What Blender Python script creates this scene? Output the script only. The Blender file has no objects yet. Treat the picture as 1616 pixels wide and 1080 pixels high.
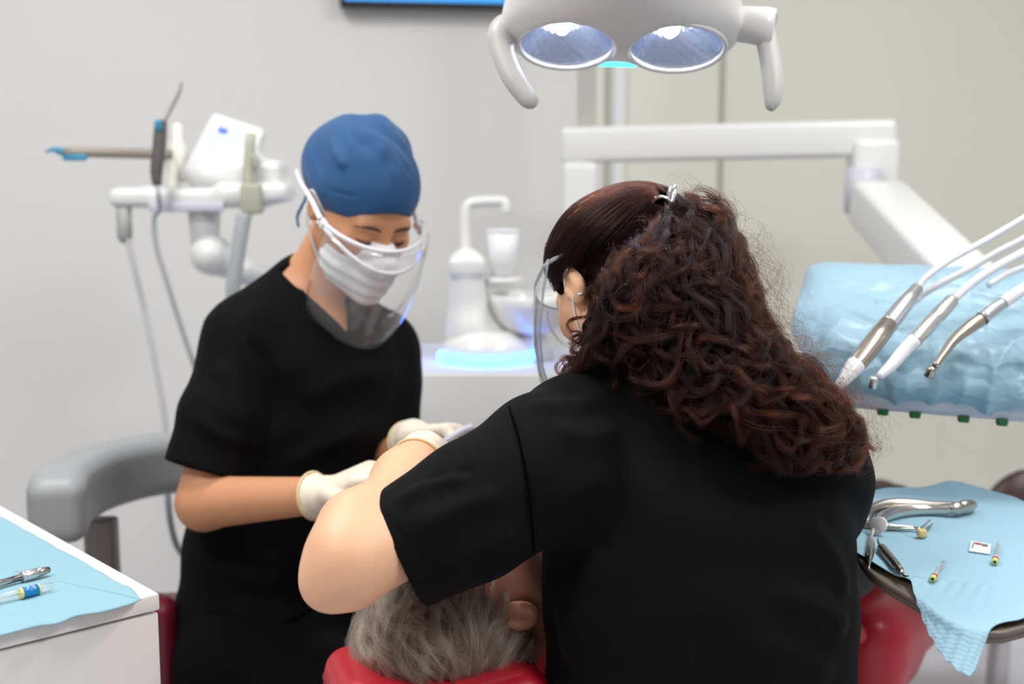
import bpy, bmesh, math, random
import numpy as np
import openvdb
from mathutils import Vector, Matrix

random.seed(7)
RNG = np.random.default_rng(11)
SC = bpy.context.scene
COL = SC.collection
PI = math.pi

# ------------------------------------------------------------------ camera
CAM = np.array([0.0, 0.0, 1.35])
PITCH = math.radians(8.2)
FPX = 2020.0
FWD = np.array([0, math.cos(PITCH), -math.sin(PITCH)])
UPV = np.array([0, math.sin(PITCH), math.cos(PITCH)])
RGT = np.array([1.0, 0, 0])


def P(px, py, d):
    """point of the room seen at pixel px,py at depth d"""
    return CAM + d * (FWD + (px - 808) / FPX * RGT - (py - 540) / FPX * UPV)


def on_z(px, py, z):
    v = FWD + (px - 808) / FPX * RGT - (py - 540) / FPX * UPV
    return CAM + v * ((z - CAM[2]) / v[2])


def proj(p):
    q = np.asarray(p) - CAM
    d = q @ FWD
    return 808 + FPX * (q @ RGT) / d, 540 - FPX * (q @ UPV) / d, d


def nz(v):
    v = np.asarray(v, float)
    return v / max(1e-9, np.linalg.norm(v))


# ------------------------------------------------------------------ materials
def lin(c):
    out = []
    for v in c:
        v = v / 255.0
        out.append(v / 12.92 if v <= 0.04045 else ((v + 0.055) / 1.055) ** 2.4)
    return (*out, 1.0)


def mat(name, rgb, rough=0.5, metal=0.0, bump=None, sheen=0.0, coat=0.0, sss=0.0, var=0.0, varscale=8.0,
        emit=None, estr=0.0, aniso=None, spec=0.5):
    """rgb in sRGB 0..255; bump = (scale, strength[, distance]); var = colour variation"""
    m = bpy.data.materials.new(name)
    m.use_nodes = True
    nt = m.node_tree
    b = nt.nodes['Principled BSDF']
    b.inputs['Base Color'].default_value = lin(rgb)
    b.inputs['Roughness'].default_value = rough
    b.inputs['Metallic'].default_value = metal
    b.inputs['Specular IOR Level'].default_value = spec
    b.inputs['Sheen Weight'].default_value = sheen
    b.inputs['Coat Weight'].default_value = coat
    b.inputs['Coat Roughness'].default_value = 0.15
    if sss:
        b.inputs['Subsurface Weight'].default_value = sss
        b.inputs['Subsurface Radius'].default_value = (1.0, 0.35, 0.2)
        b.inputs['Subsurface Scale'].default_value = 0.008
    if emit:
        b.inputs['Emission Color'].default_value = lin(emit)
        b.inputs['Emission Strength'].default_value = estr
    tc = nt.nodes.new('ShaderNodeTexCoord')
    if var:
        n = nt.nodes.new('ShaderNodeTexNoise')
        n.inputs['Scale'].default_value = varscale
        n.inputs['Detail'].default_value = 5
        nt.links.new(tc.outputs['Object'], n.inputs['Vector'])
        mx = nt.nodes.new('ShaderNodeMix')
        mx.data_type = 'RGBA'
        c = lin(rgb)
        mx.inputs[6].default_value = tuple(min(1, v * (1 - var)) for v in c[:3]) + (1,)
        mx.inputs[7].default_value = tuple(min(1, v * (1 + var)) for v in c[:3]) + (1,)
        nt.links.new(n.outputs['Fac'], mx.inputs[0])
        nt.links.new(mx.outputs[2], b.inputs['Base Color'])
    if bump:
        n = nt.nodes.new('ShaderNodeTexNoise')
        n.inputs['Scale'].default_value = bump[0]
        n.inputs['Detail'].default_value = 3
        nt.links.new(tc.outputs['Object'], n.inputs['Vector'])
        bp = nt.nodes.new('ShaderNodeBump')
        bp.inputs['Strength'].default_value = bump[1]
        bp.inputs['Distance'].default_value = bump[2] if len(bump) > 2 else 0.002
        nt.links.new(n.outputs['Fac'], bp.inputs['Height'])
        nt.links.new(bp.outputs['Normal'], b.inputs['Normal'])
    return m


def clear_mat(name, tint=(255, 255, 255), haze=0.04, refl=1.0):
    """thin clear plastic: passes light, reflects by Fresnel, a faint milky haze"""
    m = bpy.data.materials.new(name)
    m.use_nodes = True
    nt = m.node_tree
    nt.nodes.clear()
    out = nt.nodes.new('ShaderNodeOutputMaterial')
    tr = nt.nodes.new('ShaderNodeBsdfTransparent')
    tr.inputs['Color'].default_value = lin(tint)
    gl = nt.nodes.new('ShaderNodeBsdfGlossy')
    gl.inputs['Roughness'].default_value = 0.06
    df = nt.nodes.new('ShaderNodeBsdfDiffuse')
    df.inputs['Color'].default_value = (0.9, 0.92, 0.95, 1)
    fr = nt.nodes.new('ShaderNodeFresnel')
    ge = nt.nodes.new('ShaderNodeNewGeometry')
    io = nt.nodes.new('ShaderNodeMath')
    io.operation = 'MULTIPLY_ADD'
    io.inputs[1].default_value = 1 / 1.45 - 1.45
    io.inputs[2].default_value = 1.45
    nt.links.new(ge.outputs['Backfacing'], io.inputs[0])
    nt.links.new(io.outputs[0], fr.inputs['IOR'])
    mul = nt.nodes.new('ShaderNodeMath')
    mul.operation = 'MULTIPLY'
    mul.inputs[1].default_value = refl
    nt.links.new(fr.outputs[0], mul.inputs[0])
    m1 = nt.nodes.new('ShaderNodeMixShader')
    m1.inputs[0].default_value = haze
    nt.links.new(tr.outputs[0], m1.inputs[1])
    nt.links.new(df.outputs[0], m1.inputs[2])
    m2 = nt.nodes.new('ShaderNodeMixShader')
    nt.links.new(mul.outputs[0], m2.inputs[0])
    nt.links.new(m1.outputs[0], m2.inputs[1])
    nt.links.new(gl.outputs[0], m2.inputs[2])
    nt.links.new(m2.outputs[0], out.inputs['Surface'])
    return m


def hair_mat(name, c_dark, c_light, rough=0.3, tip=0.6, ior=1.5):
    m = bpy.data.materials.new(name)
    m.use_nodes = True
    nt = m.node_tree
    nt.nodes.clear()
    out = nt.nodes.new('ShaderNodeOutputMaterial')
    h = nt.nodes.new('ShaderNodeBsdfHairPrincipled')
    h.parametrization = 'COLOR'
    h.inputs['Roughness'].default_value = rough
    h.inputs['Radial Roughness'].default_value = 0.4
    h.inputs['IOR'].default_value = ior
    at = nt.nodes.new('ShaderNodeAttribute')
    at.attribute_name = 'tint'
    hi = nt.nodes.new('ShaderNodeHairInfo')
    ma = nt.nodes.new('ShaderNodeMath')
    ma.operation = 'MULTIPLY_ADD'
    ma.inputs[1].default_value = tip
    nt.links.new(hi.outputs['Intercept'], ma.inputs[0])
    nt.links.new(at.outputs['Fac'], ma.inputs[2])
    mx = nt.nodes.new('ShaderNodeMix')
    mx.data_type = 'RGBA'
    mx.clamp_factor = True
    mx.inputs[6].default_value = lin(c_dark)
    mx.inputs[7].default_value = lin(c_light)
    nt.links.new(ma.outputs[0], mx.inputs[0])
    nt.links.new(mx.outputs[2], h.inputs['Color'])
    nt.links.new(h.outputs[0], out.inputs['Surface'])
    return m


# ------------------------------------------------------------------ objects
ORG = {}


def props(o, label=None, cat=None, group=None, kind=None):
    if label:
        o['label'] = label
    if cat:
        o['category'] = cat
    if group:
        o['group'] = group
    if kind:
        o['kind'] = kind
    return o


def thing(name, loc, label, cat, group=None):
    o = bpy.data.objects.new(name, None)
    COL.objects.link(o)
    o.location = tuple(float(v) for v in loc)
    o.empty_display_size = 0.05
    ORG[o.name] = np.array(loc, float)
    return props(o, label, cat, group)


def mesh_obj(name, V, F, m, parent=None, smooth=True, auto=None):
    V = np.asarray(V, float)
    base = ORG[parent.name] if parent is not None else None
    me = bpy.data.meshes.new(name)
    if base is None:
        org = np.array([(V[:, 0].min() + V[:, 0].max()) / 2, (V[:, 1].min() + V[:, 1].max()) / 2, V[:, 2].min()])
    else:
        org = base
    me.from_pydata([tuple(v) for v in (V - org)], [], [tuple(int(i) for i in f) for f in F])
    me.update()
    if m is not None:
        for mm in (m if isinstance(m, (list, tuple)) else [m]):
            me.materials.append(mm)
    if smooth:
        me.polygons.foreach_set('use_smooth', [True] * len(me.polygons))
    if auto:
        me.set_sharp_from_angle(angle=math.radians(auto))
    o = bpy.data.objects.new(name, me)
    COL.objects.link(o)
    if parent is not None:
        o.parent = parent
    else:
        o.location = tuple(org)
    ORG[o.name] = org
    return o


class MB:
    """collects pieces into one mesh"""
    def __init__(s):
        s.V = []
        s.F = []
        s.n = 0

    def add(s, VF):
        V, F = VF
        s.V.append(np.asarray(V, float))
        s.F += [tuple(i + s.n for i in f) for f in F]
        s.n += len(V)
        return s

    def build(s, name, m, parent=None, smooth=True, auto=None):
        return mesh_obj(name, np.concatenate(s.V), s.F, m, parent, smooth, auto)


def catmull(pts, n=8):
    pts = np.asarray(pts, float)
    q = np.vstack([2 * pts[0] - pts[1], pts, 2 * pts[-1] - pts[-2]])
    out = []
    for i in range(1, len(q) - 2):
        for k in range(n):
            t = k / n
            a, b, c, d = q[i - 1], q[i], q[i + 1], q[i + 2]
            out.append(0.5 * (2 * b + (c - a) * t + (2 * a - 5 * b + 4 * c - d) * t * t + (3 * b - a - 3 * c + d) * t ** 3))
    out.append(q[-2])
    return np.array(out)


def frames(pts, up=None):
    T = np.gradient(pts, axis=0)
    T /= np.maximum(1e-9, np.linalg.norm(T, axis=1))[:, None]
    N = np.zeros_like(T)
    u = np.array(up if up is not None else (0, 0, 1.0), float)
    if abs(u @ T[0]) > 0.95 and up is None:
        u = np.array([1.0, 0, 0])
    for i in range(len(pts)):
        v = u - (u @ T[i]) * T[i]
        N[i] = nz(v)
        if up is None:
            u = N[i]
    B = np.cross(T, N)
    return T, N, B


def tube(pts, r, n=12, sm=0, rx=1.0, up=None, caps=True, roundcap=False):
    """tube along pts; r radius or list; rx flattens sideways; sm resamples"""
    pts = np.asarray(pts, float)
    r = np.full(len(pts), r, float) if np.isscalar(r) else np.asarray(r, float)
    if sm:
        rr = catmull(np.c_[r, r, r], sm)[:, 0]
        pts = catmull(pts, sm)
        r = rr
    if roundcap:
        t0 = nz(pts[0] - pts[1])
        t1 = nz(pts[-1] - pts[-2])
        A, ra, Bp, rb = [], [], [], []
        for a in (80, 60, 40, 20):
            A.append(pts[0] + t0 * r[0] * math.sin(math.radians(a)))
            ra.append(r[0] * math.cos(math.radians(a)))
        for a in (20, 40, 60, 80):
            Bp.append(pts[-1] + t1 * r[-1] * math.sin(math.radians(a)))
            rb.append(r[-1] * math.cos(math.radians(a)))
        pts = np.vstack([A, pts, Bp])
        r = np.concatenate([ra, r, rb])
    T, N, B = frames(pts, up)
    a = np.linspace(0, 2 * PI, n, endpoint=False)
    ring = (np.cos(a)[None, :, None] * N[:, None, :] + rx * np.sin(a)[None, :, None] * B[:, None, :]) * r[:, None, None]
    V = (pts[:, None, :] + ring).reshape(-1, 3)
    F = []
    m = len(pts)
    for i in range(m - 1):
        for j in range(n):
            k = (j + 1) % n
            F.append((i * n + j, i * n + k, (i + 1) * n + k, (i + 1) * n + j))
    if caps:
        F.append(tuple(range(n - 1, -1, -1)))
        F.append(tuple((m - 1) * n + j for j in range(n)))
    return V, F


def lathe(prof, c, axis=(0, 0, 1), n=32, cap=True):
    """prof: list of (radius, height) along axis from c"""
    ax = nz(axis)
    u = np.array([1.0, 0, 0]) if abs(ax[0]) < 0.9 else np.array([0, 1.0, 0])
    u = nz(u - (u @ ax) * ax)
    v = np.cross(ax, u)
    a = np.linspace(0, 2 * PI, n, endpoint=False)
    V = []
    for r, h in prof:
        for t in a:
            V.append(np.asarray(c) + ax * h + r * (math.cos(t) * u + math.sin(t) * v))
    F = []
    for i in range(len(prof) - 1):
        for j in range(n):
            k = (j + 1) % n
            F.append((i * n + j, i * n + k, (i + 1) * n + k, (i + 1) * n + j))
    if cap:
        F.append(tuple(range(n - 1, -1, -1)))
        F.append(tuple((len(prof) - 1) * n + j for j in range(n)))
    return V, F


def rbox(size, c=(0, 0, 0), bevel=0.005, seg=3, R=None):
    """bevelled box, R 3x3 rows = local axes in the room"""
    bm = bmesh.new()
    bmesh.ops.create_cube(bm, size=1.0)
    for v in bm.verts:
        v.co = Vector((v.co.x * size[0], v.co.y * size[1], v.co.z * size[2]))
    if bevel > 0:
        bmesh.ops.bevel(bm, geom=list(bm.edges), offset=min(bevel, min(size) * 0.49), segments=seg, profile=0.5, affect='EDGES')
    bm.verts.index_update()
    V = np.array([v.co[:] for v in bm.verts])
    F = [[v.index for v in f.verts] for f in bm.faces]
    bm.free()
    if R is not None:
        V = V @ np.asarray(R)
    return V + np.asarray(c), F


def prism(poly, z0, z1, bevel=0.0, seg=2):
    """vertical prism over plan polygon"""
    bm = bmesh.new()
    vs = [bm.verts.new((p[0], p[1], z0)) for p in poly]
    f = bm.faces.new(vs)
    f.normal_update()
    if f.normal.z > 0:
        f.normal_flip()
    r = bmesh.ops.extrude_face_region(bm, geom=[f])
    for g in r['geom']:
        if isinstance(g, bmesh.types.BMVert):
            g.co.z = z1
    bmesh.ops.recalc_face_normals(bm, faces=bm.faces)
    if bevel:
        bmesh.ops.bevel(bm, geom=list(bm.edges), offset=bevel, segments=seg, profile=0.5, affect='EDGES', clamp_overlap=True)
    bm.verts.index_update()
    V = np.array([v.co[:] for v in bm.verts])
    F = [[v.index for v in g.verts] for g in bm.faces]
    bm.free()
    return V, F


def sheet(grid, thick=0.0012):
    """closed thin solid from a (n,m,3) grid of points"""
    n, m, _ = grid.shape
    gu = np.gradient(grid, axis=0)
    gv = np.gradient(grid, axis=1)
    N = np.cross(gu, gv)
    N /= np.maximum(1e-9, np.linalg.norm(N, axis=2))[..., None]
    A = (grid + N * thick / 2).reshape(-1, 3)
    Bq = (grid - N * thick / 2).reshape(-1, 3)
    V = np.vstack([A, Bq])
    o = n * m
    F = []
    for i in range(n - 1):
        for j in range(m - 1):
            a, b, c, d = i * m + j, i * m + j + 1, (i + 1) * m + j + 1, (i + 1) * m + j
            F.append((a, d, c, b))
            F.append((a + o, b + o, c + o, d + o))
    ring = [j for j in range(m)] + [i * m + m - 1 for i in range(1, n)] + [(n - 1) * m + j for j in range(m - 2, -1, -1)] + [i * m for i in range(n - 2, 0, -1)]
    for k in range(len(ring)):
        a, b = ring[k], ring[(k + 1) % len(ring)]
        F.append((a, b, b + o, a + o))
    return V, F


# ------------------------------------------------------------------ organic volumes (signed distance fields)
class Field:
    def __init__(s, lo, hi, res):
        s.lo = np.asarray(lo, float)
        s.res = res
        s.dim = np.ceil((np.asarray(hi) - s.lo) / res).astype(int) + 1
        s.A = np.full(s.dim, 0.1, np.float32)

    def box(s, lo, hi):
        i0 = np.clip(np.floor((np.asarray(lo) - s.lo) / s.res).astype(int), 0, s.dim)
        i1 = np.clip(np.ceil((np.asarray(hi) - s.lo) / s.res).astype(int) + 1, 0, s.dim)
        return i0, i1

    def pts(s, i0, i1):
        ax = [(s.lo[k] + s.res * np.arange(i0[k], i1[k])).astype(np.float32) for k in range(3)]
        return np.meshgrid(*ax, indexing='ij', sparse=True)

    def _do(s, prim, pad, op):
        lo, hi, fn = prim
        i0, i1 = s.box(np.asarray(lo) - pad, np.asarray(hi) + pad)
        if np.any(i1 <= i0):
            return
        X, Y, Z = s.pts(i0, i1)
        sl = tuple(slice(a, b) for a, b in zip(i0, i1))
        s.A[sl] = op(s.A[sl], fn(X, Y, Z).astype(np.float32))

    def add(s, prim, k=0.02, pad=None):
        def op(a, d):
            if k <= 0:
                return np.minimum(a, d)
            h = np.clip(0.5 + 0.5 * (a - d) / k, 0, 1)
            return a + (d - a) * h - k * h * (1 - h)
        s._do(prim, pad if pad is not None else max(0.03, k + 0.01), op)
        return s

    def sub(s, prim, k=0.004):
        def op(a, d):
            d = -d
            h = np.clip(0.5 - 0.5 * (a - d) / max(k, 1e-5), 0, 1)
            return a + (d - a) * h + k * h * (1 - h)
        s._do(prim, k + 0.01, op)
        return s

    def merge(s, o, k=.02):
        a, d = s.A, o.A
        h = np.clip(0.5 + 0.5 * (a - d) / k, 0, 1)
        s.A = (a + (d - a) * h - k * h * (1 - h)).astype(np.float32)
        return s

    def cut(s, pt, nrm, lo=None, hi=None):
        """remove the side nrm points to"""
        n = nz(nrm)
        c = float(np.asarray(pt) @ n)
        lo = s.lo if lo is None else lo
        hi = s.lo + s.res * s.dim if hi is None else hi
        s._do((lo, hi, lambda X, Y, Z: X * n[0] + Y * n[1] + Z * n[2] - c), 0, np.maximum)
        return s

    def hit(s, px, py, d0=1.1, d1=2.6):
        """first point of the volume met by the sight line through a pixel"""
        ds = np.arange(d0, d1, s.res * .5)
        v = FWD + (px - 808) / FPX * RGT - (py - 540) / FPX * UPV
        pts = CAM + ds[:, None] * v
        ok = np.all((pts > s.lo + s.res) & (pts < s.lo + s.res * (np.asarray(s.dim) - 2)), axis=1)
        val = np.where(ok, s.sample(pts), 1.0)
        k = np.argmax(val < 0)
        return pts[k] if val[k] < 0 else None

    def line(s, pix):
        """a pixel polyline laid on the surface"""
        q = catmull(np.c_[np.array(pix, float), np.zeros(len(pix))], 5)
        out = [s.hit(x, y) for x, y, _ in q]
        return np.array([o for o in out if o is not None])

    def sample(s, p):
        q = (np.atleast_2d(p) - s.lo) / s.res
        q = np.clip(q, 0, np.asarray(s.dim) - 1.001)
        i = q.astype(int)
        f = q - i
        out = 0
        for dx in (0, 1):
            for dy in (0, 1):
                for dz in (0, 1):
                    w = (f[:, 0] if dx else 1 - f[:, 0]) * (f[:, 1] if dy else 1 - f[:, 1]) * (f[:, 2] if dz else 1 - f[:, 2])
                    out = out + w * s.A[i[:, 0] + dx, i[:, 1] + dy, i[:, 2] + dz]
        return out

    def grad(s, p):
        e = s.res * 1.5
        g = np.stack([s.sample(p + np.eye(3)[k] * e) - s.sample(p - np.eye(3)[k] * e) for k in range(3)], 1)
        return g / np.maximum(1e-9, np.linalg.norm(g, axis=1))[:, None]

    def mesh(s, smooth=1):
        g = openvdb.FloatGrid(0.1)
        g.copyFromArray(np.ascontiguousarray(s.A))
        V, Q = g.convertToQuads(isovalue=0.0)
        V = s.lo + np.asarray(V, float) * s.res
        Q = np.asarray(Q, int)
        for _ in range(smooth):
            S = np.zeros_like(V)
            cnt = np.zeros(len(V))
            for a, b in ((0, 1), (1, 2), (2, 3), (3, 0)):
                np.add.at(S, Q[:, a], V[Q[:, b]])
                np.add.at(cnt, Q[:, a], 1)
                np.add.at(S, Q[:, b], V[Q[:, a]])
                np.add.at(cnt, Q[:, b], 1)
            V = 0.5 * V + 0.5 * S / np.maximum(cnt, 1)[:, None]
        return V, Q

    def build(s, name, m, parent=None, smooth=1, creases=None):
        V, Q = s.mesh(smooth)
        if creases:
            V = crease(V, s.grad(V), creases)
        return mesh_obj(name, V, Q, m, parent)


def crease(V, N, cs):
    """cs: list of (polyline pts, width, amplitude): raises or sinks soft ridges along lines"""
    D = np.zeros(len(V))
    for pts, w, a in cs:
        pts = np.asarray(pts, float)
        best = np.full(len(V), 9.0)
        tt = np.zeros(len(V))
        for i in range(len(pts) - 1):
            ab = pts[i + 1] - pts[i]
            t = np.clip(((V - pts[i]) @ ab) / (ab @ ab), 0, 1)
            d = np.linalg.norm(V - pts[i] - t[:, None] * ab, axis=1)
            k = d < best
            best[k] = d[k]
            tt[k] = (i + t[k]) / (len(pts) - 1)
        D += a * np.exp(-(best / w) ** 2) * np.clip(np.sin(np.clip(tt, 0.02, 0.98) * PI) * 1.6, 0, 1)
    return V + N * D[:, None]


def rc(a, b, ra, rb):
    a = np.asarray(a, float)
    b = np.asarray(b, float)
    r = max(ra, rb)
    lo = np.minimum(a, b) - r
    hi = np.maximum(a, b) + r
    ab = b - a
    L2 = max(1e-12, float(ab @ ab))

    def fn(X, Y, Z):
        t = np.clip(((X - a[0]) * ab[0] + (Y - a[1]) * ab[1] + (Z - a[2]) * ab[2]) / L2, 0, 1)
        return np.sqrt((X - a[0] - t * ab[0]) ** 2 + (Y - a[1] - t * ab[1]) ** 2 + (Z - a[2] - t * ab[2]) ** 2) - (ra + (rb - ra) * t)
    return lo, hi, fn


def ell(c, r, R=None):
    """ellipsoid; R rows are its local axes"""
    c = np.asarray(c, float)
    r = np.asarray(r, float)
    R = np.eye(3) if R is None else np.asarray(R)
    ext = np.sqrt(((R * r[:, None]) ** 2).sum(0))

    def fn(X, Y, Z):
        x, y, z = X - c[0], Y - c[1], Z - c[2]
        q = [R[k, 0] * x + R[k, 1] * y + R[k, 2] * z for k in range(3)]
        k0 = np.sqrt(sum((q[k] / r[k]) ** 2 for k in range(3)))
        k1 = np.sqrt(sum((q[k] / r[k] ** 2) ** 2 for k in range(3)))
        return k0 * (k0 - 1) / np.maximum(k1, 1e-6)
    return c - ext, c + ext, fn


def ecap(a, b, wa, wb, W):
    """capsule with an elliptical section: wa, wb = (half width along W, half depth)"""
    a = np.asarray(a, float)
    b = np.asarray(b, float)
    ab = b - a
    L = np.linalg.norm(ab)
    z = ab / L
    W = nz(np.asarray(W, float) - (np.asarray(W, float) @ z) * z)
    E = np.cross(z, W)
    m = max(*wa, *wb)

    def fn(X, Y, Z):
        x, y, q = X - a[0], Y - a[1], Z - a[2]
        h = x * z[0] + y * z[1] + q * z[2]
        t = np.clip(h / L, 0, 1)
        ex = h - t * L
        pw = x * W[0] + y * W[1] + q * W[2]
        pe = x * E[0] + y * E[1] + q * E[2]
        rw = wa[0] + (wb[0] - wa[0]) * t
        re = wa[1] + (wb[1] - wa[1]) * t
        rm = np.minimum(rw, re)
        k0 = np.sqrt((pw / rw) ** 2 + (pe / re) ** 2 + (ex / rm) ** 2)
        k1 = np.sqrt((pw / rw ** 2) ** 2 + (pe / re ** 2) ** 2 + (ex / rm ** 2) ** 2)
        return k0 * (k0 - 1) / np.maximum(k1, 1e-6)
    return np.minimum(a, b) - m, np.maximum(a, b) + m, fn


def rb(c, half, r, R=None):
    """rounded box"""
    c = np.asarray(c, float)
    h = np.asarray(half, float) - r
    R = np.eye(3) if R is None else np.asarray(R)
    ext = np.abs(R * np.asarray(half)[:, None]).sum(0)

    def fn(X, Y, Z):
        x, y, z = X - c[0], Y - c[1], Z - c[2]
        q = [np.abs(R[k, 0] * x + R[k, 1] * y + R[k, 2] * z) - h[k] for k in range(3)]
        o = np.sqrt(sum(np.maximum(v, 0) ** 2 for v in q))
        return o + np.minimum(np.maximum(np.maximum(q[0], q[1]), q[2]), 0) - r
    return c - ext, c + ext, fn


class Head:
    """local axes: x to the person's right, y forward, z up"""
    def __init__(s, c, fwd, up, k=0.93):
        s.c = np.asarray(c, float)
        s.F = nz(fwd)
        up = np.asarray(up, float)
        s.U = nz(up - (up @ s.F) * s.F)
        s.R = np.cross(s.F, s.U)
        s.M = np.array([s.R, s.F, s.U])
        s.k = k

    def __call__(s, x, y, z):
        return s.c + s.k * (x * s.R + y * s.F + z * s.U)

    def e(s, c, r):
        return ell(s(*c), np.asarray(r) * s.k, s.M)

    def rc(s, a, b, ra, rb_):
        return rc(s(*a), s(*b), ra * s.k, rb_ * s.k)

    def arr(s, A):
        A = np.asarray(A, float)
        return s.c + s.k * (A[..., 0:1] * s.R + A[..., 1:2] * s.F + A[..., 2:3] * s.U)


def head_prims(f, H):
    f.add(H.e((0, -.012, .045), (.075, .095, .086)), .01)
    f.add(H.e((0, .03, -.025), (.063, .064, .088)), .03)
    for s in (-1, 1):
        f.add(H.rc((s * .05, .0, -.055), (s * .012, .075, -.1), .02, .018), .03)
        f.add(H.rc((s * .046, .062, -.022), (s * .055, .03, -.018), .018, .016), .03)
    f.add(H.rc((-.012, .078, -.1), (.012, .078, -.1), .018, .018), .02)
    f.add(H.rc((-.036, .078, .02), (.036, .078, .02), .014, .014), .015)
    for s in (-1, 1):
        f.sub(H.e((s * .032, .1, .0), (.019, .014, .011)), .012)
        f.add(H.e((s * .032, .078, -.001), (.0155, .0145, .0125)), .005)
    f.add(H.rc((0, .09, .008), (0, .108, -.034), .008, .0115), .012)
    for s in (-1, 1):
        f.add(H.e((s * .011, .098, -.036), (.008, .01, .007)), .006)
    f.add(H.rc((-.02, .086, -.06), (.02, .086, -.06), .006, .006), .008)
    f.add(H.rc((-.016, .085, -.071), (.016, .085, -.071), .007, .007), .006)
    for s in (-1, 1):
        f.add(H.e((s * .078, -.014, -.002), (.012, .019, .032)), .006)
        f.sub(H.e((s * .09, -.008, .002), (.009, .011, .021)), .005)
        f.add(H.rc((s * .083, .0, -.003), (s * .082, -.002, -.014), .005, .005), .004)


def hand_segs(w, dirv, nrm, side=1, curl=(25, 35, 25), k=1.0, spread=0.12):
    """list of (a,b,ra,rb) for fingers and thumb plus the palm description"""
    d = nz(dirv)
    n = nz(np.asarray(nrm, float) - (np.asarray(nrm, float) @ d) * d)
    l = np.cross(n, d) * side
    segs = []
    ln = ((.042, .025, .02), (.046, .029, .021), (.043, .027, .021), (.034, .02, .018))
    offs = (.031, .0105, -.0105, -.031)
    for i in range(4):
        p = np.asarray(w) + d * (.09 - .004 * abs(i - 1)) * k + l * offs[i] * k
        ang = 0.0
        dd = nz(d + l * spread * (1.5 - i) * 0.5)
        r = (.0095, .0085, .0078, .0068)
        for j in range(3):
            ang += math.radians(curl[j] * (1 + .12 * i))
            v = dd * math.cos(ang) + n * math.sin(ang)
            q = p + v * ln[i][j] * k
            segs.append((p, q, r[j] * k, r[j + 1] * k))
            p = q
    p = np.asarray(w) + d * .028 * k + l * .024 * k
    q = p + nz(d * .75 + l * .6 + n * .35) * .042 * k
    segs.append((p, q, .0135 * k, .0105 * k))
    q2 = q + nz(d * .9 + l * .1 + n * .5) * .032 * k
    segs.append((q, q2, .0105 * k, .008 * k))
    palm = (np.asarray(w), np.asarray(w) + d * .085 * k, (.029 * k, .019 * k), (.042 * k, .0145 * k), l)
    return segs, palm


def hand_prims(f, w, dirv, nrm, side=1, curl=(25, 35, 25), k=1.0, grow=0.0):
    segs, p = hand_segs(w, dirv, nrm, side, curl, k)
    f.add(ecap(p[0], p[1], (p[2][0] + grow, p[2][1] + grow), (p[3][0] + grow, p[3][1] + grow), p[4]), .012)
    for a, b, ra, rb_ in segs:
        f.add(rc(a, b, ra + grow, rb_ + grow), .005)


def hair_obj(name, strands, radius, tint, m, parent, taper=0.35):
    """strands (S,N,3) world; tint (S,)"""
    S, N, _ = strands.shape
    hc = bpy.data.hair_curves.new(name)
    hc.add_curves([N] * S)
    base = ORG[parent.name]
    hc.attributes['position'].data.foreach_set('vector', (strands - base).astype(np.float32).ravel())
    ra = hc.attributes.get('radius') or hc.attributes.new('radius', 'FLOAT', 'POINT')
    t = np.linspace(0, 1, N)
    ra.data.foreach_set('value', np.tile(radius * (1 - (1 - taper) * t ** 2), S).astype(np.float32))
    ta = hc.attributes.new('tint', 'FLOAT', 'CURVE')
    ta.data.foreach_set('value', np.asarray(tint, np.float32))
    hc.materials.append(m)
    o = bpy.data.objects.new(name, hc)
    COL.objects.link(o)
    o.parent = parent
    ORG[o.name] = base
    return o


def flow(fld, p0, dirfn, n, step, off):
    """walk along the surface of a volume: p0 (L,3), returns (L,n,3)"""
    p = p0.copy()
    out = []
    for i in range(n):
        g = fld.grad(p)
        p = p - g * (fld.sample(p) - off)[:, None]
        out.append(p.copy())
        d = dirfn(p, i)
        g = fld.grad(p)
        d = d - (d * g).sum(1)[:, None] * g
        d /= np.maximum(1e-6, np.linalg.norm(d, axis=1))[:, None]
        p = p + d * step
    return np.stack(out, 1)


def curl_locks(G, fld, per, R, turns, spread, rng, jitter=0.25, flat=.9):
    """turn guides (L,N,3) into clumps of curly strands (L*per,N,3)"""
    L, N, _ = G.shape
    T = np.gradient(G, axis=1)
    T /= np.maximum(1e-9, np.linalg.norm(T, axis=2))[..., None]
    g = fld.grad(G.reshape(-1, 3)).reshape(L, N, 3)
    g = g - (g * T).sum(2)[..., None] * T
    g /= np.maximum(1e-9, np.linalg.norm(g, axis=2))[..., None]
    B = np.cross(T, g)
    t = np.linspace(0, 1, N)[None, :, None]
    ph = rng.uniform(0, 2 * PI, (L, 1, 1))
    tn = turns[:, None, None] * np.sign(rng.uniform(-1, 1, (L, 1, 1)))
    env = np.clip(t * 3.0, 0, 1) ** 1.2
    out = []
    for s in range(per):
        o1 = rng.normal(0, 1, (L, 1, 1)) * spread
        o2 = rng.normal(0, 1, (L, 1, 1)) * spread
        pj = ph + rng.normal(0, jitter, (L, 1, 1))
        rj = R[:, None, None] * (1 + rng.normal(0, .12, (L, 1, 1)))
        fr = rng.normal(0, 1, (L, 1, 1)) * .0008 * np.sin(t * 9 + rng.uniform(0, 6, (L, 1, 1)))
        a = pj + tn * 2 * PI * t ** 1.15
        rj = rj * (.65 + .55 * t)
        X = G + env * rj * (np.cos(a) * B + np.sin(a) * g * flat) + g * (env * rj * .5 * flat) + o1 * B * (0.5 + .7 * t) + o2 * g + fr * B
        out.append(X)
    return np.stack(out, 1).reshape(L * per, N, 3)
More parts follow.
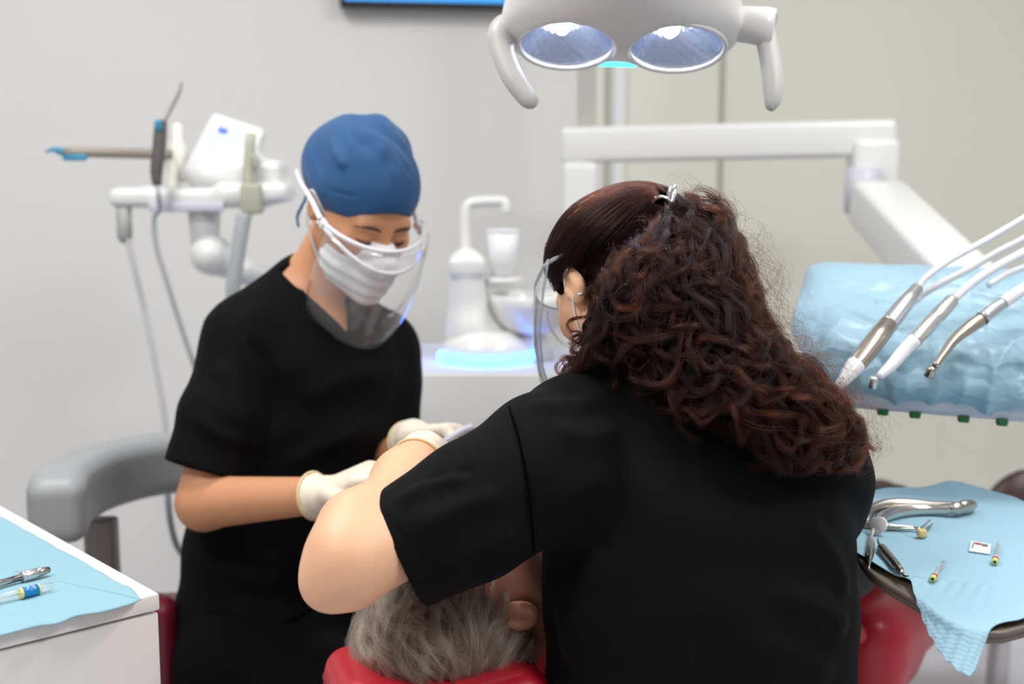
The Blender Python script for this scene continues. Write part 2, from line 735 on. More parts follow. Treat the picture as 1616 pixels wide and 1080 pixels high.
# ------------------------------------------------------------------ palette
M_wall = mat('wall paint', (228, 227, 224), .75, bump=(60, .05))
M_panel = mat('greenish wall panel', (230, 230, 217), .6, bump=(40, .04))
M_seam = mat('panel joint', (176, 175, 163), .6)
M_white_trim = mat('white trim', (236, 237, 238), .5)
M_floor = mat('pale lilac vinyl floor', (213, 212, 222), .35, var=.03, varscale=20)
M_ceil = mat('ceiling', (235, 235, 233), .8)
M_white = mat('white enamel', (229, 229, 227), .32, coat=.2)
M_cream = mat('cream enamel', (236, 233, 224), .35, coat=.2)
M_lilac = mat('lilac grey plastic', (206, 205, 216), .4)
M_offwhite = mat('white lacquer cabinet', (232, 231, 227), .4)
M_grey = mat('grey plastic', (158, 160, 158), .45)
M_greyvinyl = mat('grey vinyl', (160, 163, 165), .45, bump=(300, .08, .0006))
M_post = mat('grey brown post', (150, 145, 142), .4)
M_hose = mat('grey silicone hose', (172, 176, 178), .45)
M_whose = mat('white silicone hose', (222, 223, 226), .4)
M_beige = mat('beige green plastic', (178, 178, 160), .5)
M_taupe = mat('taupe plastic', (150, 143, 132), .45)
M_dkgrey = mat('dark grey plastic', (92, 88, 86), .45)
M_cyan = mat('cyan plastic', (40, 140, 180), .4)
M_black = mat('black plastic', (18, 18, 20), .4)
M_steel = mat('brushed steel', (205, 202, 198), .22, 1.0)
M_steel2 = mat('worn steel', (188, 180, 170), .3, 1.0)
M_satin = mat('satin metal', (214, 214, 214), .38, .9)
M_warm = mat('warm satin metal', (196, 184, 170), .3, .9)
M_red = mat('red upholstery', (186, 20, 42), .38, bump=(420, .12, .0005), coat=.15)
M_reddk = mat('red stitching', (120, 10, 25), .6)
M_burg = mat('burgundy upholstery', (104, 18, 38), .4, bump=(420, .12, .0005))
M_brown = mat('dark brown leather', (62, 40, 38), .4, bump=(200, .2, .001))
M_edge = mat('tray edge', (112, 100, 90), .45)
M_green = mat('green plastic', (20, 105, 50), .4)
M_screen = mat('blue screen', (60, 150, 225), .2, emit=(70, 160, 235), estr=.75)
M_pale_screen = mat('pale display', (212, 220, 224), .3)
M_blueicon = mat('blue logo', (60, 110, 215), .4)
M_led = mat('turquoise light bar', (90, 230, 235), .3, emit=(90, 240, 240), estr=1.6)
M_blueled = mat('blue light ring', (90, 180, 255), .3, emit=(46, 118, 255), estr=14.0)
M_bulb = mat('lamp bulb', (255, 255, 255), .3, emit=(250, 252, 255), estr=45.0)
M_lamp = mat('lamp shell', (226, 223, 220), .38, coat=.2)
M_lampgrey = mat('lamp handle grey', (196, 194, 189), .45)
M_clear = clear_mat('clear plastic', haze=.05)
M_glass = clear_mat('lamp glass', tint=(235, 240, 250), haze=.02, refl=.6)
M_cup = mat('white plastic cup', (236, 237, 240), .35, sss=.2)
M_tooth = mat('tooth', (226, 208, 140), .35, sss=.2, var=.12, varscale=120)
M_blacktext = mat('black ink', (40, 36, 40), .6)
M_redtext = mat('red ink', (190, 80, 80), .6)
M_yellow = mat('yellow green plastic', (205, 215, 90), .4)
M_redband = mat('red band', (185, 60, 80), .4)
M_paper = mat('white packet', (238, 236, 236), .5)
M_label = mat('blue label', (20, 130, 200), .4)
M_yellowband = mat('yellow band', (225, 220, 120), .4)


def pad_mat(name, rgb, scale=260, strength=.35, waves=False):
    m = mat(name, rgb, .75)
    nt = m.node_tree
    b = nt.nodes['Principled BSDF']
    tc = nt.nodes.new('ShaderNodeTexCoord')
    if waves:
        w = nt.nodes.new('ShaderNodeTexWave')
        w.inputs['Scale'].default_value = scale
        w.inputs['Distortion'].default_value = 1.5
        w.bands_direction = 'DIAGONAL'
    else:
        w = nt.nodes.new('ShaderNodeTexVoronoi')
        w.inputs['Scale'].default_value = scale
    nt.links.new(tc.outputs['Object'], w.inputs['Vector'])
    n = nt.nodes.new('ShaderNodeTexNoise')
    n.inputs['Scale'].default_value = 25
    nt.links.new(tc.outputs['Object'], n.inputs['Vector'])
    mx = nt.nodes.new('ShaderNodeMath')
    mx.operation = 'MULTIPLY_ADD'
    mx.inputs[1].default_value = 3.0
    nt.links.new(n.outputs['Fac'], mx.inputs[0])
    nt.links.new(w.outputs[0], mx.inputs[2])
    bp = nt.nodes.new('ShaderNodeBump')
    bp.inputs['Strength'].default_value = strength
    bp.inputs['Distance'].default_value = .0012
    nt.links.new(mx.outputs[0], bp.inputs['Height'])
    nt.links.new(bp.outputs['Normal'], b.inputs['Normal'])
    return m


M_pad = pad_mat('blue paper pad', (142, 184, 198))
M_pad2 = pad_mat('blue paper pad ribbed', (152, 191, 208), 70, .25, True)
M_drape = mat('blue drape film', (154, 188, 205), .4)
_nt = M_drape.node_tree
_tc = _nt.nodes.new('ShaderNodeTexCoord')
_mp = _nt.nodes.new('ShaderNodeMapping')
_mp.inputs['Scale'].default_value = (9, 9, 16)
_ns = _nt.nodes.new('ShaderNodeTexNoise')
_ns.inputs['Scale'].default_value = 1.2
_ns.inputs['Detail'].default_value = 2
_ad = _nt.nodes.new('ShaderNodeVectorMath')
_ad.operation = 'MULTIPLY_ADD'
_ad.inputs[1].default_value = (1.6, 1.6, 1.6)
_vo = _nt.nodes.new('ShaderNodeTexVoronoi')
_vo.feature = 'DISTANCE_TO_EDGE'
_vo.inputs['Scale'].default_value = 1.0
_bp = _nt.nodes.new('ShaderNodeBump')
_bp.inputs['Strength'].default_value = .55
_bp.inputs['Distance'].default_value = .02
_nt.links.new(_tc.outputs['Object'], _mp.inputs['Vector'])
_nt.links.new(_mp.outputs[0], _ns.inputs['Vector'])
_nt.links.new(_ns.outputs['Color'], _ad.inputs[0])
_nt.links.new(_mp.outputs[0], _ad.inputs[2])
_nt.links.new(_ad.outputs[0], _vo.inputs['Vector'])
_nt.links.new(_vo.outputs['Distance'], _bp.inputs['Height'])
_nt.links.new(_bp.outputs['Normal'], _nt.nodes['Principled BSDF'].inputs['Normal'])

# ------------------------------------------------------------------ setting
WD = nz((math.cos(math.radians(9)), math.sin(math.radians(9)), 0))      # along the back wall, to the right
WN = np.array([WD[1], -WD[0], 0])                                        # into the room
W0 = P(930, 250, 3.62) * np.array([1, 1, 0])


def wall_slab(s0, s1, z0, z1, t, off=0.0):
    """slab on the back wall between s0..s1 (metres right of the panel edge); its face stands off into the room"""
    c = W0 + WD * (s0 + s1) / 2 + WN * (off - t / 2) + np.array([0, 0, (z0 + z1) / 2])
    return rbox((s1 - s0, t, z1 - z0), c, 0.0, 1, np.array([WD, -WN, [0, 0, 1]]))


def struct(name, VF, m, smooth=False):
    o = mesh_obj(name, VF[0], VF[1], m, None, smooth)
    return props(o, kind='structure')


struct('wall_back', wall_slab(-3.4, .02, 0, 2.8, .12), M_wall)
struct('wall_right', wall_slab(.02, 3.2, 0, 2.8, .12, .0), M_panel)


def wx(px):
    """metres along the wall seen at pixel column px"""
    v = FWD + (px - 808) / FPX * RGT
    A = np.array([[v[0], -WD[0]], [v[1], -WD[1]]])
    return np.linalg.solve(A, (W0 - CAM)[:2])[1]


struct('trim_1', wall_slab(wx(963), wx(980), .1, 2.8, .02, .015), M_white_trim)
struct('trim_2', wall_slab(wx(1126), wx(1134), .1, 2.8, .012, .004), M_seam)
struct('trim_3', wall_slab(wx(950), wx(958), .1, 2.8, .012, .004), M_seam)
struct('trim_4', wall_slab(wx(1490), wx(1496), .1, 2.8, .012, .002), M_panel)
struct('baseboard_back', wall_slab(-3.4, 3.2, 0, .08, .03, .015), M_white_trim)
struct('floor', rbox((7.5, 6.5, .1), (0, 1.9, -.05), 0, 1), M_floor)
struct('ceiling', rbox((7.5, 6.5, .1), (0, 1.9, 2.85), 0, 1), M_ceil)

# ------------------------------------------------------------------ wall screen
t = thing('wall_monitor', P(674, 6, 3.42), 'wall-mounted black-framed screen showing blue, cut by the top edge above the capped assistant', 'monitor')
ms0, ms1 = wx(546), wx(806)
mz = P(674, 14, 3.45)[2]
mb = MB().add(wall_slab(ms0, ms1, mz, mz + .36, .045, .06))
mb.build('bezel', M_black, t, False)
pane = wall_slab(ms0 + .012, ms1 - .012, mz + .016, mz + .345, .004, .0625)
mesh_obj('screen', *pane, M_screen, t, False)
mesh_obj('wall_bracket', *wall_slab((ms0 + ms1) / 2 - .08, (ms0 + ms1) / 2 + .08, mz + .1, mz + .26, .02, .016), M_black, t, False)

# ------------------------------------------------------------------ cabinet at the left
Zc = .85
cA = on_z(252, 937, Zc)
e1 = nz((on_z(0, 797, Zc) - cA) * [1, 1, 0])
e2 = np.array([-e1[1], e1[0], 0])
if e2 @ (on_z(0, 1008, Zc) - cA) < 0:
    e2 = -e2
RC = np.array([e1, e2, [0, 0, 1]])


def cab(u0, u1, v0, v1, z0, z1, bev=.002):
    c = cA + e1 * (u0 + u1) / 2 + e2 * (v0 + v1) / 2
    return rbox((u1 - u0, v1 - v0, z1 - z0), (c[0], c[1], (z0 + z1) / 2), bev, 2, RC)


t = thing('cabinet', (cA + e1 * .3 + e2 * .25) * [1, 1, 0], 'white lacquered cabinet with a blue paper pad spread over its top', 'cabinet')
mesh_obj('top_panel', *cab(0, .75, 0, .5, Zc - .02, Zc, .0025), M_offwhite, t, True, 40)
mesh_obj('body', *cab(.02, .75, .003, .5, .06, Zc - .022, .002), M_offwhite, t, True, 40)
mesh_obj('drawer_front', *cab(.0015, .019, .002, .498, .58, Zc - .0235, .0015), M_offwhite, t, True, 40)
mesh_obj('drawer_front', *cab(.0015, .019, .002, .498, .07, .577, .0015), M_offwhite, t, True, 40)
mesh_obj('plinth', *cab(.03, .72, .03, .47, 0, .06, .001), M_grey, t, False)

# paper pad on the cabinet
po = [(222, 950), (206, 931), (190, 925), (168, 912), (150, 902), (120, 884), (98, 872), (70, 856), (40, 840), (0, 818), (-60, 786), (-160, 735), (-330, 800), (-330, 960), (-160, 1040), (-40, 1012), (0, 1006), (25, 999), (60, 990), (90, 987), (120, 976), (160, 970), (195, 960)]
bp = np.array([on_z(x, y, Zc) for x, y in po])
ctr = bp.mean(0)


def pad_mesh(bp, ctr, nr, zfn, thick=.0012):
    b = catmull(np.vstack([bp, bp[:1]]), 5)[:-1]
    g = np.array([[ctr + (q - ctr) * s for q in b] for s in np.linspace(.0004, 1, nr)])
    g = np.concatenate([g, g[:, :1]], 1)
    g = zfn(g)
    return sheet(g, thick)


def zf(g):
    X, Y = g[..., 0], g[..., 1]
    g[..., 2] = Zc + .0022 + .0010 * np.sin(X * 60 + 2 * np.sin(Y * 40)) * np.cos(Y * 55)
    return g


o = mesh_obj('paper_pad', *pad_mesh(bp, ctr, 30, zf), M_pad)
props(o, 'blue textured paper pad covering the white cabinet top', 'pad')

# two small tools on it
Zp = Zc + .0035
a, b = on_z(-60, 937, Zp + .006), on_z(35, 911, Zp + .006)
d = nz(b - a)
L = np.linalg.norm(on_z(76, 899, Zp + .006) - b)
t = thing('handpiece', a * [1, 1, 0] + [0, 0, Zp], 'slim metal instrument with knurled collar and tapered tip, resting on the cabinet pad', 'dental tool')
mesh_obj('shaft', *tube([a, b], .0042, 16), M_steel, t)
mesh_obj('collar', *lathe([(.0045, -.001), (.0066, 0), (.0068, .002), (.006, .0035), (.0066, .005), (.0066, L * .5), (.0058, L * .52)], b, d, 24), M_satin, t)
mesh_obj('tip', *lathe([(.0058, L * .5), (.0052, L * .75), (.0038, L), (.0025, L)], b, d, 24), M_steel2, t)
a, b = on_z(-40, 955, Zp + .006), on_z(82, 925, Zp + .006)
d = nz(b - a)
L = np.linalg.norm(b - a)
t = thing('needle_capsule', a * [1, 1, 0] + [0, 0, Zp], 'clear plastic needle tube with blue printed band and yellow rims, on the cabinet pad', 'needle')
mesh_obj('tube', *lathe([(.0058, 0), (.0058, L * .72), (.0052, L * .76), (.005, L), (.0035, L)], a, d, 24), clear_mat('needle tube plastic', haze=.22), t)
q0 = np.linalg.norm(on_z(40, 940, Zp + .006) - a)
q1 = np.linalg.norm(on_z(60, 931, Zp + .006) - a)
lb = mesh_obj('label', *lathe([(.006, q0), (.0062, q0), (.0062, q1), (.006, q1)], a, d, 28), M_label, t)
mesh_obj('rim', *lathe([(.0059, q0 - .003), (.00625, q0 - .003), (.00625, q0), (.0059, q0)], a, d, 28), M_yellowband, t)
mesh_obj('rim', *lathe([(.0059, q1), (.00625, q1), (.00625, q1 + .002), (.0059, q1 + .002)], a, d, 28), M_yellowband, t)
mesh_obj('needle', *tube([a + d * .002, a + d * L * .65], .0006, 8), M_steel, t)
# white printing on the band
sdn = np.cross(d, [0, 0, 1.0])
sdn = nz(sdn)
if sdn[1] > 0:
    sdn = -sdn


def band_pt(s, ang):
    return a + d * s + .00632 * (math.cos(ang) * np.array([0, 0, 1.0]) + math.sin(ang) * sdn)


mb = MB()
w = q1 - q0
for seq in ([(.2, .9), (.35, .6), (.3, .2), (.42, .1)], [(.55, .2), (.72, .15), (.62, .45), (.8, .5)], [(.58, .7), (.7, .62), (.82, .85), (.66, .98)], [(.2, .1), (.25, -.3)]):
    mb.add(tube([band_pt(q0 + w * s, an) for s, an in seq], .0004, 6))
mb.build('print', M_paper, lb)

# ------------------------------------------------------------------ instrument tray table at the right
Zt = .86
tpoly = np.array([on_z(x, y, Zt)[:2] for x, y in ((1345, 822), (1352, 802), (1385, 785), (1440, 777), (1500, 774), (1560, 781), (1620, 800), (1700, 842), (1740, 890), (1730, 940),
                                                  (1680, 974), (1616, 992), (1562, 1003), (1505, 990), (1440, 947), (1395, 920), (1362, 890), (1346, 850))])
tc_ = tpoly.mean(0)
tpoly = catmull(np.c_[np.vstack([tpoly, tpoly[:1]]), np.zeros(19)], 4)[:-1, :2]
tth = np.arctan2(tpoly[:, 1] - tc_[1], tpoly[:, 0] - tc_[0])
trr = np.hypot(tpoly[:, 0] - tc_[0], tpoly[:, 1] - tc_[1])
_o = np.argsort(tth)
tth, trr = tth[_o], trr[_o]


def tray_r(th):
    return np.interp((th + PI) % (2 * PI) - PI, tth, trr, period=2 * PI)


def tray_outline(k, n=72):
    return [tc_ + k * tray_r(x) * np.array([math.cos(x), math.sin(x)]) for x in np.linspace(0, 2 * PI, n, endpoint=False)]


t = thing('tray_table', (tc_[0], tc_[1], 0), 'oval tray table with taupe rim under a blue paper pad, right of the dentist', 'table')
mb = MB().add(prism(tray_outline(1), Zt - .012, Zt, .003))
mb.build('tray', M_edge, t, True, 40)
ring = np.array([[*(tc_ + k * tray_r(x) * np.array([math.cos(x), math.sin(x)])), z] for x in np.linspace(0, 2 * PI, 73) for k, z in ((1.0, Zt),)])
mesh_obj('rim', *tube(ring, .0035, 10, caps=False), M_edge, t)
pp = np.array([tc_[0] + .3, tc_[1] + .1])
mesh_obj('support_arm', *tube([[tc_[0], tc_[1], Zt - .03], [pp[0] - .06, pp[1], Zt - .035], [pp[0], pp[1], Zt - .06], [pp[0], pp[1], .1]], .018, 14, 5), M_white, t)
mesh_obj('column', *lathe([(.03, 0), (.03, .7)], (pp[0], pp[1], .05), (0, 0, 1), 24), M_white, t)
mesh_obj('base', *lathe([(.2, 0), (.2, .03), (.18, .045), (.05, .06)], (pp[0], pp[1], 0), (0, 0, 1), 40), M_white, t)

# the pad: flat on the tray, its front corner hangs over the rim in pleats
po = [(1340, 815), (1358, 792), (1380, 783), (1420, 779), (1470, 776), (1500, 771), (1532, 771), (1552, 777), (1580, 786), (1616, 799), (1680, 830), (1720, 880), (1720, 935), (1670, 966), (1616, 988), (1582, 994), (1566, 1002)]
pts = [on_z(x, y, Zt) for x, y in po]
tip = on_z(1530, 1028, Zt)
# hanging corner laid flat: pushed out from the rim
pts += [on_z(1552, 1018, Zt), on_z(1534, 1036, Zt), on_z(1502, 1022, Zt), on_z(1466, 990, Zt), on_z(1444, 955, Zt), on_z(1436, 930, Zt), on_z(1418, 920, Zt), on_z(1395, 908, Zt), on_z(1370, 893, Zt), on_z(1345, 870, Zt)]
bp = np.array(pts)
ctr = np.array([tc_[0] - .04, tc_[1], Zt])
fold_a, fold_b = on_z(1462, 925, Zt), on_z(1640, 955, Zt)


def zt(g):
    X, Y = g[..., 0], g[..., 1]
    dx, dy = X - tc_[0], Y - tc_[1]
    rr = np.sqrt(dx * dx + dy * dy)
    th = np.arctan2(dy, dx)
    rt = tray_r(th)
    over = np.maximum(0, rr - rt - .004)
    z = Zt + .0068 + .0012 * np.sin(X * 45 + 1.5 * np.sin(Y * 30)) * np.cos(Y * 38)
    # the front part is folded up a little and pleated
    fv = nz((fold_b - fold_a)[:2])
    nn = np.array([fv[1], -fv[0]])
    if nn[1] > 0:
        nn = -nn
    s = (X - fold_a[0]) * nn[0] + (Y - fold_a[1]) * nn[1]
    along = (X - fold_a[0]) * fv[0] + (Y - fold_a[1]) * fv[1]
    m = np.clip(s / .006, 0, 1) * np.clip((along + .035) / .03, 0, 1)
    z = z + m * (.0075 * np.exp(-np.maximum(s, 0) / .05) + .0012 * np.sin(along * 420) * np.exp(-np.maximum(s, 0) / .04))
    # hanging part bends down and is drawn into pleats along the fall
    q = np.clip(over / .015, 0, 1)
    z = z - over * .55 * q + q * .0022 * np.sin((X * .8 - Y * .6) * 420)
    back = .30 * over * q
    g[..., 0] = X - back * np.cos(th)
    g[..., 1] = Y - back * np.sin(th)
    # ruffled rear rim
    rear = np.clip((dy - .2) / .1, 0, 1)
    z = z + rear * .006 * (0.5 + 0.5 * np.sin(X * 60))
    g[..., 2] = z
    return g


o = mesh_obj('paper_pad', *pad_mesh(bp, ctr, 110, zt, .001), M_pad2)
props(o, 'blue paper pad with a pleated corner drooping over the oval tray table', 'pad')

Zs = Zt + .0085


def tp(px, py, up=.004):
    return on_z(px, py, Zs + up)


# extraction forceps: two curved handles, hinge and short beaks
t = thing('extraction_forceps', tp(1440, 802) * [1, 1, 0] + [0, 0, Zs], 'large curved steel forceps lying along the far side of the tray pad', 'forceps')
f = Field(tp(1350, 850) - [.05, .15, .03], tp(1560, 780) + [.05, .08, .06], .0016)


def chain(f, pts, rs, k=.006, flat=None):
    p = catmull(pts, 5)
    r = catmull(np.c_[rs, rs, rs], 5)[:, 0]
    for i in range(len(p) - 1):
        f.add(rc(p[i], p[i + 1], r[i], r[i + 1]), k)


def fbuild(chains, res, name, m, parent):
    allp = np.vstack([np.asarray(c[0]) for c in chains])
    f = Field(allp.min(0) - .02, allp.max(0) + .02, res)
    for c in chains:
        chain(f, c[0], c[1])
    return f.build(name, m, parent)


fbuild([([tp(1368, 822, .006), tp(1374, 806, .01), tp(1400, 797, .013), tp(1432, 796, .013), tp(1470, 799, .012), tp(1508, 801, .012)], [.004, .0058, .0062, .006, .0052, .006])], .0014, 'handle', M_steel2, t)
fbuild([([tp(1384, 826, .007), tp(1398, 814, .007), tp(1430, 806, .007), tp(1470, 804, .008), tp(1508, 803, .012)], [.005, .0062, .0066, .0058, .006])], .0014, 'handle', M_steel, t)
fbuild([([tp(1503, 803, .012), tp(1516, 802, .012)], [.006, .0056])], .0012, 'hinge', M_steel2, t)
fbuild([([tp(1514, 801, .012), tp(1526, 797, .014), tp(1537, 795, .013)], [.0048, .0042, .0022]), ([tp(1514, 804, .008), tp(1528, 802, .008), tp(1539, 797, .009)], [.0048, .004, .0022])], .0012, 'beak', M_steel2, t)

# mouth mirror
t = thing('mouth_mirror', tp(1384, 830) * [1, 1, 0] + [0, 0, Zs], 'round mouth mirror propped on the tweezers beside the large forceps', 'dental mirror')
mc = tp(1386, 829, .012)
mn = nz((CAM - mc) + np.array([-.3, 0, .9]))
mesh_obj('mirror_head', *lathe([(.009, -.001), (.0118, -.001), (.0118, .0012), (.0108, .0014)], mc, mn, 32), M_satin, t)
mesh_obj('handle', *tube([mc + mn * -.001 + [-.008, -.004, -.003], tp(1374, 850, .006), tp(1369, 880, .004)], [.0016, .002, .0032], 10, 6), M_steel2, t)

# cotton tweezers
t = thing('tweezers', tp(1420, 830) * [1, 1, 0] + [0, 0, Zs], 'slim steel tweezers with bent open tips, pointing right on the tray pad', 'tweezers')
mesh_obj('arm', *tube([tp(1340, 826, .004), tp(1366, 826, .006), tp(1400, 829, .007), tp(1440, 832, .005), tp(1452, 833, .005), tp(1468, 821, .005)], [.0022, .003, .003, .0016, .0014, .0007], 8, 5, 1.6), M_steel, t)
mesh_obj('arm', *tube([tp(1340, 827, .003), tp(1366, 830, .003), tp(1400, 833, .003), tp(1446, 835, .003), tp(1462, 835, .003), tp(1472, 826, .003)], [.0022, .003, .003, .0016, .0014, .0007], 8, 5, 1.6), M_steel2, t)

# scaler with knurled ends, and a second one half hidden by the sleeve
t = thing('scaler', tp(1408, 885) * [1, 1, 0] + [0, 0, Zs], 'steel scaler with textured grip, lying near the left rim of the tray', 'dental tool')
a, b = tp(1389, 862, .005), tp(1424, 905, .005)
d = nz(b - a)
L = np.linalg.norm(b - a)
mesh_obj('grip', *lathe([(.002, 0), (.0045, .004)] + [(.0052 + .0006 * (i % 2), .006 + i * (L - .03) / 22) for i in range(22)] + [(.0035, L - .022), (.0048, L - .018), (.0048, L - .012), (.003, L - .01), (.0038, L - .006), (.0022, L)], a, d, 20), M_steel2, t)
mesh_obj('tip', *tube([a, a - d * .012 + [0, 0, .003], tp(1386, 846, .009)], [.0018, .0013, .0006], 8, 5), M_steel2, t)
mesh_obj('tip', *tube([b, b + d * .01, b + d * .016 + [.004, 0, .002]], [.0018, .0013, .0006], 8, 5), M_steel2, t)
t = thing('probe', tp(1374, 880) * [1, 1, 0] + [0, 0, Zs], 'thin steel probe half hidden by the dentist on the tray rim', 'dental tool')
a, b = tp(1376, 852, .004), tp(1371, 898, .004)
mesh_obj('grip', *tube([a, a + (b - a) * .15, a + (b - a) * .6, a + (b - a) * .75, b], [.001, .0042, .0042, .0022, .0012], 12, 3), M_steel2, t)
mesh_obj('tip', *tube([a, tp(1378, 842, .006), tp(1386, 838, .009)], [.001, .0009, .0005], 8, 4), M_steel2, t)

# extracted tooth
tz = tp(1454, 850, 0)
f = Field(tz - .02, tz + .025, .0007)
f.add(ell(tz + [0, 0, .0062], (.0062, .0055, .0058)), .003)
for dx, dy in ((-.003, -.002), (.003, -.002), (-.003, .002), (.003, .002)):
    f.add(ell(tz + [dx, dy, .0098], (.0028, .0025, .003)), .002)
f.add(rc(tz + [.002, .001, .006], tz + [.0075, .004, .003], .0036, .0022), .003)
f.add(rc(tz + [-.002, .002, .006], tz + [.003, .009, .003], .0034, .002), .003)
f.sub(ell(tz + [0, 0, .0132], (.0016, .0035, .0022)), .001)
o = f.build('tooth', M_tooth)
props(o, 'small yellowish extracted tooth on the tray pad', 'tooth')

# little printed packet
t = thing('label_packet', tp(1547, 866) * [1, 1, 0] + [0, 0, Zs], 'small flat white packet with red and black print on the tray pad', 'packet')
q = [tp(1533, 855, .001), tp(1564, 860, .001), tp(1562, 875, .001), tp(1529, 870, .001)]
g = np.array([[q[0] + (q[1] - q[0]) * u + ((q[3] + (q[2] - q[3]) * u) - (q[0] + (q[1] - q[0]) * u)) * v for v in np.linspace(0, 1, 6)] for u in np.linspace(0, 1, 8)])
mesh_obj('card', *sheet(g, .0016), M_paper, t, False)


def on_card(u, v):
    return q[0] + (q[1] - q[0]) * u + ((q[3] + (q[2] - q[3]) * u) - (q[0] + (q[1] - q[0]) * u)) * v + np.array([0, 0, .0011])


mb = MB()
for i in range(7):
    u = .2 + i * .05
    mb.add(tube([on_card(u, .12), on_card(u + .02, .3), on_card(u + .04, .16)], .0005, 5))
mb.build('print', M_redtext, t)
mb = MB()
for i in range(5):
    u = .58 + i * .06
    mb.add(tube([on_card(u, .14), on_card(u, .36), on_card(u + .04, .34)], .0005, 5))
mb.add(tube([on_card(.14, .15), on_card(.13, .75)], .0006, 5))
mb.build('print', M_blacktext, t)


def vial(name, p0, p1, label):
    a, b = p0, p1
    d = nz(b - a)
    L = np.linalg.norm(b - a)
    t = thing(name, a * [1, 1, 0] + [0, 0, Zs], label, 'dental file', 'colour-banded files on the tray pad')
    mesh_obj('cap', *lathe([(.002, -.001), (.0036, 0), (.0039, .003), (.0036, .006), (.0033, .007)], a, d, 20), M_yellow, t)
    mesh_obj('eye', *lathe([(.0004, -.0022), (.0017, -.002), (.0018, -.0008)], a, d, 14), M_black, t)
    mesh_obj('band', *lathe([(.0033, .007), (.0037, .0075), (.0037, .0125), (.0032, .013)], a, d, 20), M_redband, t)
    mesh_obj('shaft', *lathe([(.0032, .013), (.003, L * .7), (.003, L), (.001, L)], a, d, 20), clear_mat('clear file sleeve', haze=.18), t)
    mesh_obj('file', *tube([a + d * .012, a + d * L * .96], .0009, 8), M_steel2, t)


vial('endodontic_file', tp(1472, 914, .008), tp(1491, 885, .004), 'tiny red-and-yellow file at the pad fold, between steel scaler and white packet')
vial('endodontic_file', tp(1570, 887, .005), tp(1575, 858, .004), 'tiny red-and-yellow file lying just right of the white packet')

# ------------------------------------------------------------------ dental chair
CD = nz((.56, .83, 0))
CS = np.array([CD[1], -CD[0], 0])            # toward the camera's right-hand side of the chair
HR = P(690, 1075, 1.50)                      # headrest centre


def ch(u, s, z):
    """point of the chair: u along from the head end, s sideways (right), z height"""
    return np.array([HR[0], HR[1], 0]) + CD * u + CS * s + np.array([0, 0, z])


RCH = np.array([CD, CS, [0, 0, 1]])
t = thing('dental_chair', ch(1.0, 0, 0), 'red padded dental chair on which the grey-haired patient lies', 'dental chair')
hz = P(690, 1036, 1.50)[2]
hx = np.array([[.96, .28, 0], [-.28, .96, 0], [0, 0, 1]])
hc = np.array([HR[0], HR[1], hz - .055])
f = Field(hc - [.2, .18, .12], hc + [.2, .18, .12], .004)
f.add(rb(hc, (.124, .085, .058), .042, hx), .0)
f.add(rb(hc + hx[0] * -.005 + [0, 0, .02], (.118, .078, .045), .032, hx), .015)
f.sub(ell(hc + [0.015, .02, .115], (.13, .2, .065), hx), .05)
V, Q = f.mesh(1)
hr = mesh_obj('headrest', V, Q, M_red, t)
# stitched seam running round the cushion
ang = np.linspace(0, 2 * PI, 90)
sp = []
for x in ang:
    d_ = math.cos(x) * hx[0] + math.sin(x) * hx[1]
    p = hc + [0, 0, .026]
    for _ in range(40):
        p = p + d_ * max(.0008, float(f.sample(p)[0] * -.8)) if float(f.sample(p)[0]) < 0 else p
    sp.append(p)
mesh_obj('seam', *tube(np.array(sp), .0013, 6, caps=False), M_reddk, hr)
mesh_obj('headrest_bar', *tube([hc + [0, 0, -.04], hc + CD * .16 + [0, 0, -.05], ch(.3, 0, .6)], .018, 10), M_satin, t)
f = Field(ch(.7, 0, .5) - [.6, .7, .2], ch(.7, 0, .6) + [.6, .7, .25], .008)
f.add(ecap(ch(.24, 0, .675), ch(.85, 0, .575), (.2, .04), (.235, .05), CS), .02)
f.build('backrest', M_red, t)
f = Field(ch(1.15, 0, .5) - [.6, .6, .2], ch(1.15, 0, .5) + [.6, .6, .25], .008)
f.add(rb(ch(1.12, .0, .525), (.24, .275, .075), .06, RCH), .0)
f.add(rb(ch(.97, .175, .51), (.10, .09, .09), .05, RCH), .03)
f.build('seat', M_red, t)
f = Field(ch(1.6, 0, .5) - [.6, .6, .2], ch(1.6, 0, .5) + [.6, .6, .25], .01)
f.add(ecap(ch(1.36, 0, .5), ch(1.82, 0, .36), (.2, .05), (.19, .045), CS), .0)
f.build('leg_rest', M_red, t)
mesh_obj('column', *rbox((.3, .22, .4), ch(1.1, 0, .27), .04, 4, RCH), M_white, t, True, 40)
mesh_obj('base', *rbox((.8, .42, .08), ch(1.15, 0, .04), .03, 4, RCH), M_white, t, True, 40)

# dark brown chair far right
bc = P(1624, 797, 2.75)
t = thing('chair', bc * [1, 1, 0], 'dark brown rounded leather chair back beyond the oval tray table', 'chair')
f = Field(bc - [.3, .25, .35], bc + [.3, .25, .2], .008)
f.add(ell(bc + [0, 0, -.07], (.115, .05, .15)), .02)
f.build('backrest', M_brown, t)
sz = .48
mesh_obj('seat', *lathe([(.18, 0), (.2, .02), (.2, .06), (.18, .08)], (bc[0] + .02, bc[1] + .17, sz - .08), (0, 0, 1), 36), M_brown, t)
mesh_obj('back_stem', *tube([bc + [0, 0, -.18], [bc[0], bc[1] + .0, sz + .02], [bc[0], bc[1] + .05, sz - .1], [bc[0] + .02, bc[1] + .17, sz - .09]], .015, 10, 5), M_satin, t)
mesh_obj('post', *lathe([(.025, 0), (.025, sz - .13)], (bc[0] + .02, bc[1] + .17, .05), (0, 0, 1), 16), M_satin, t)
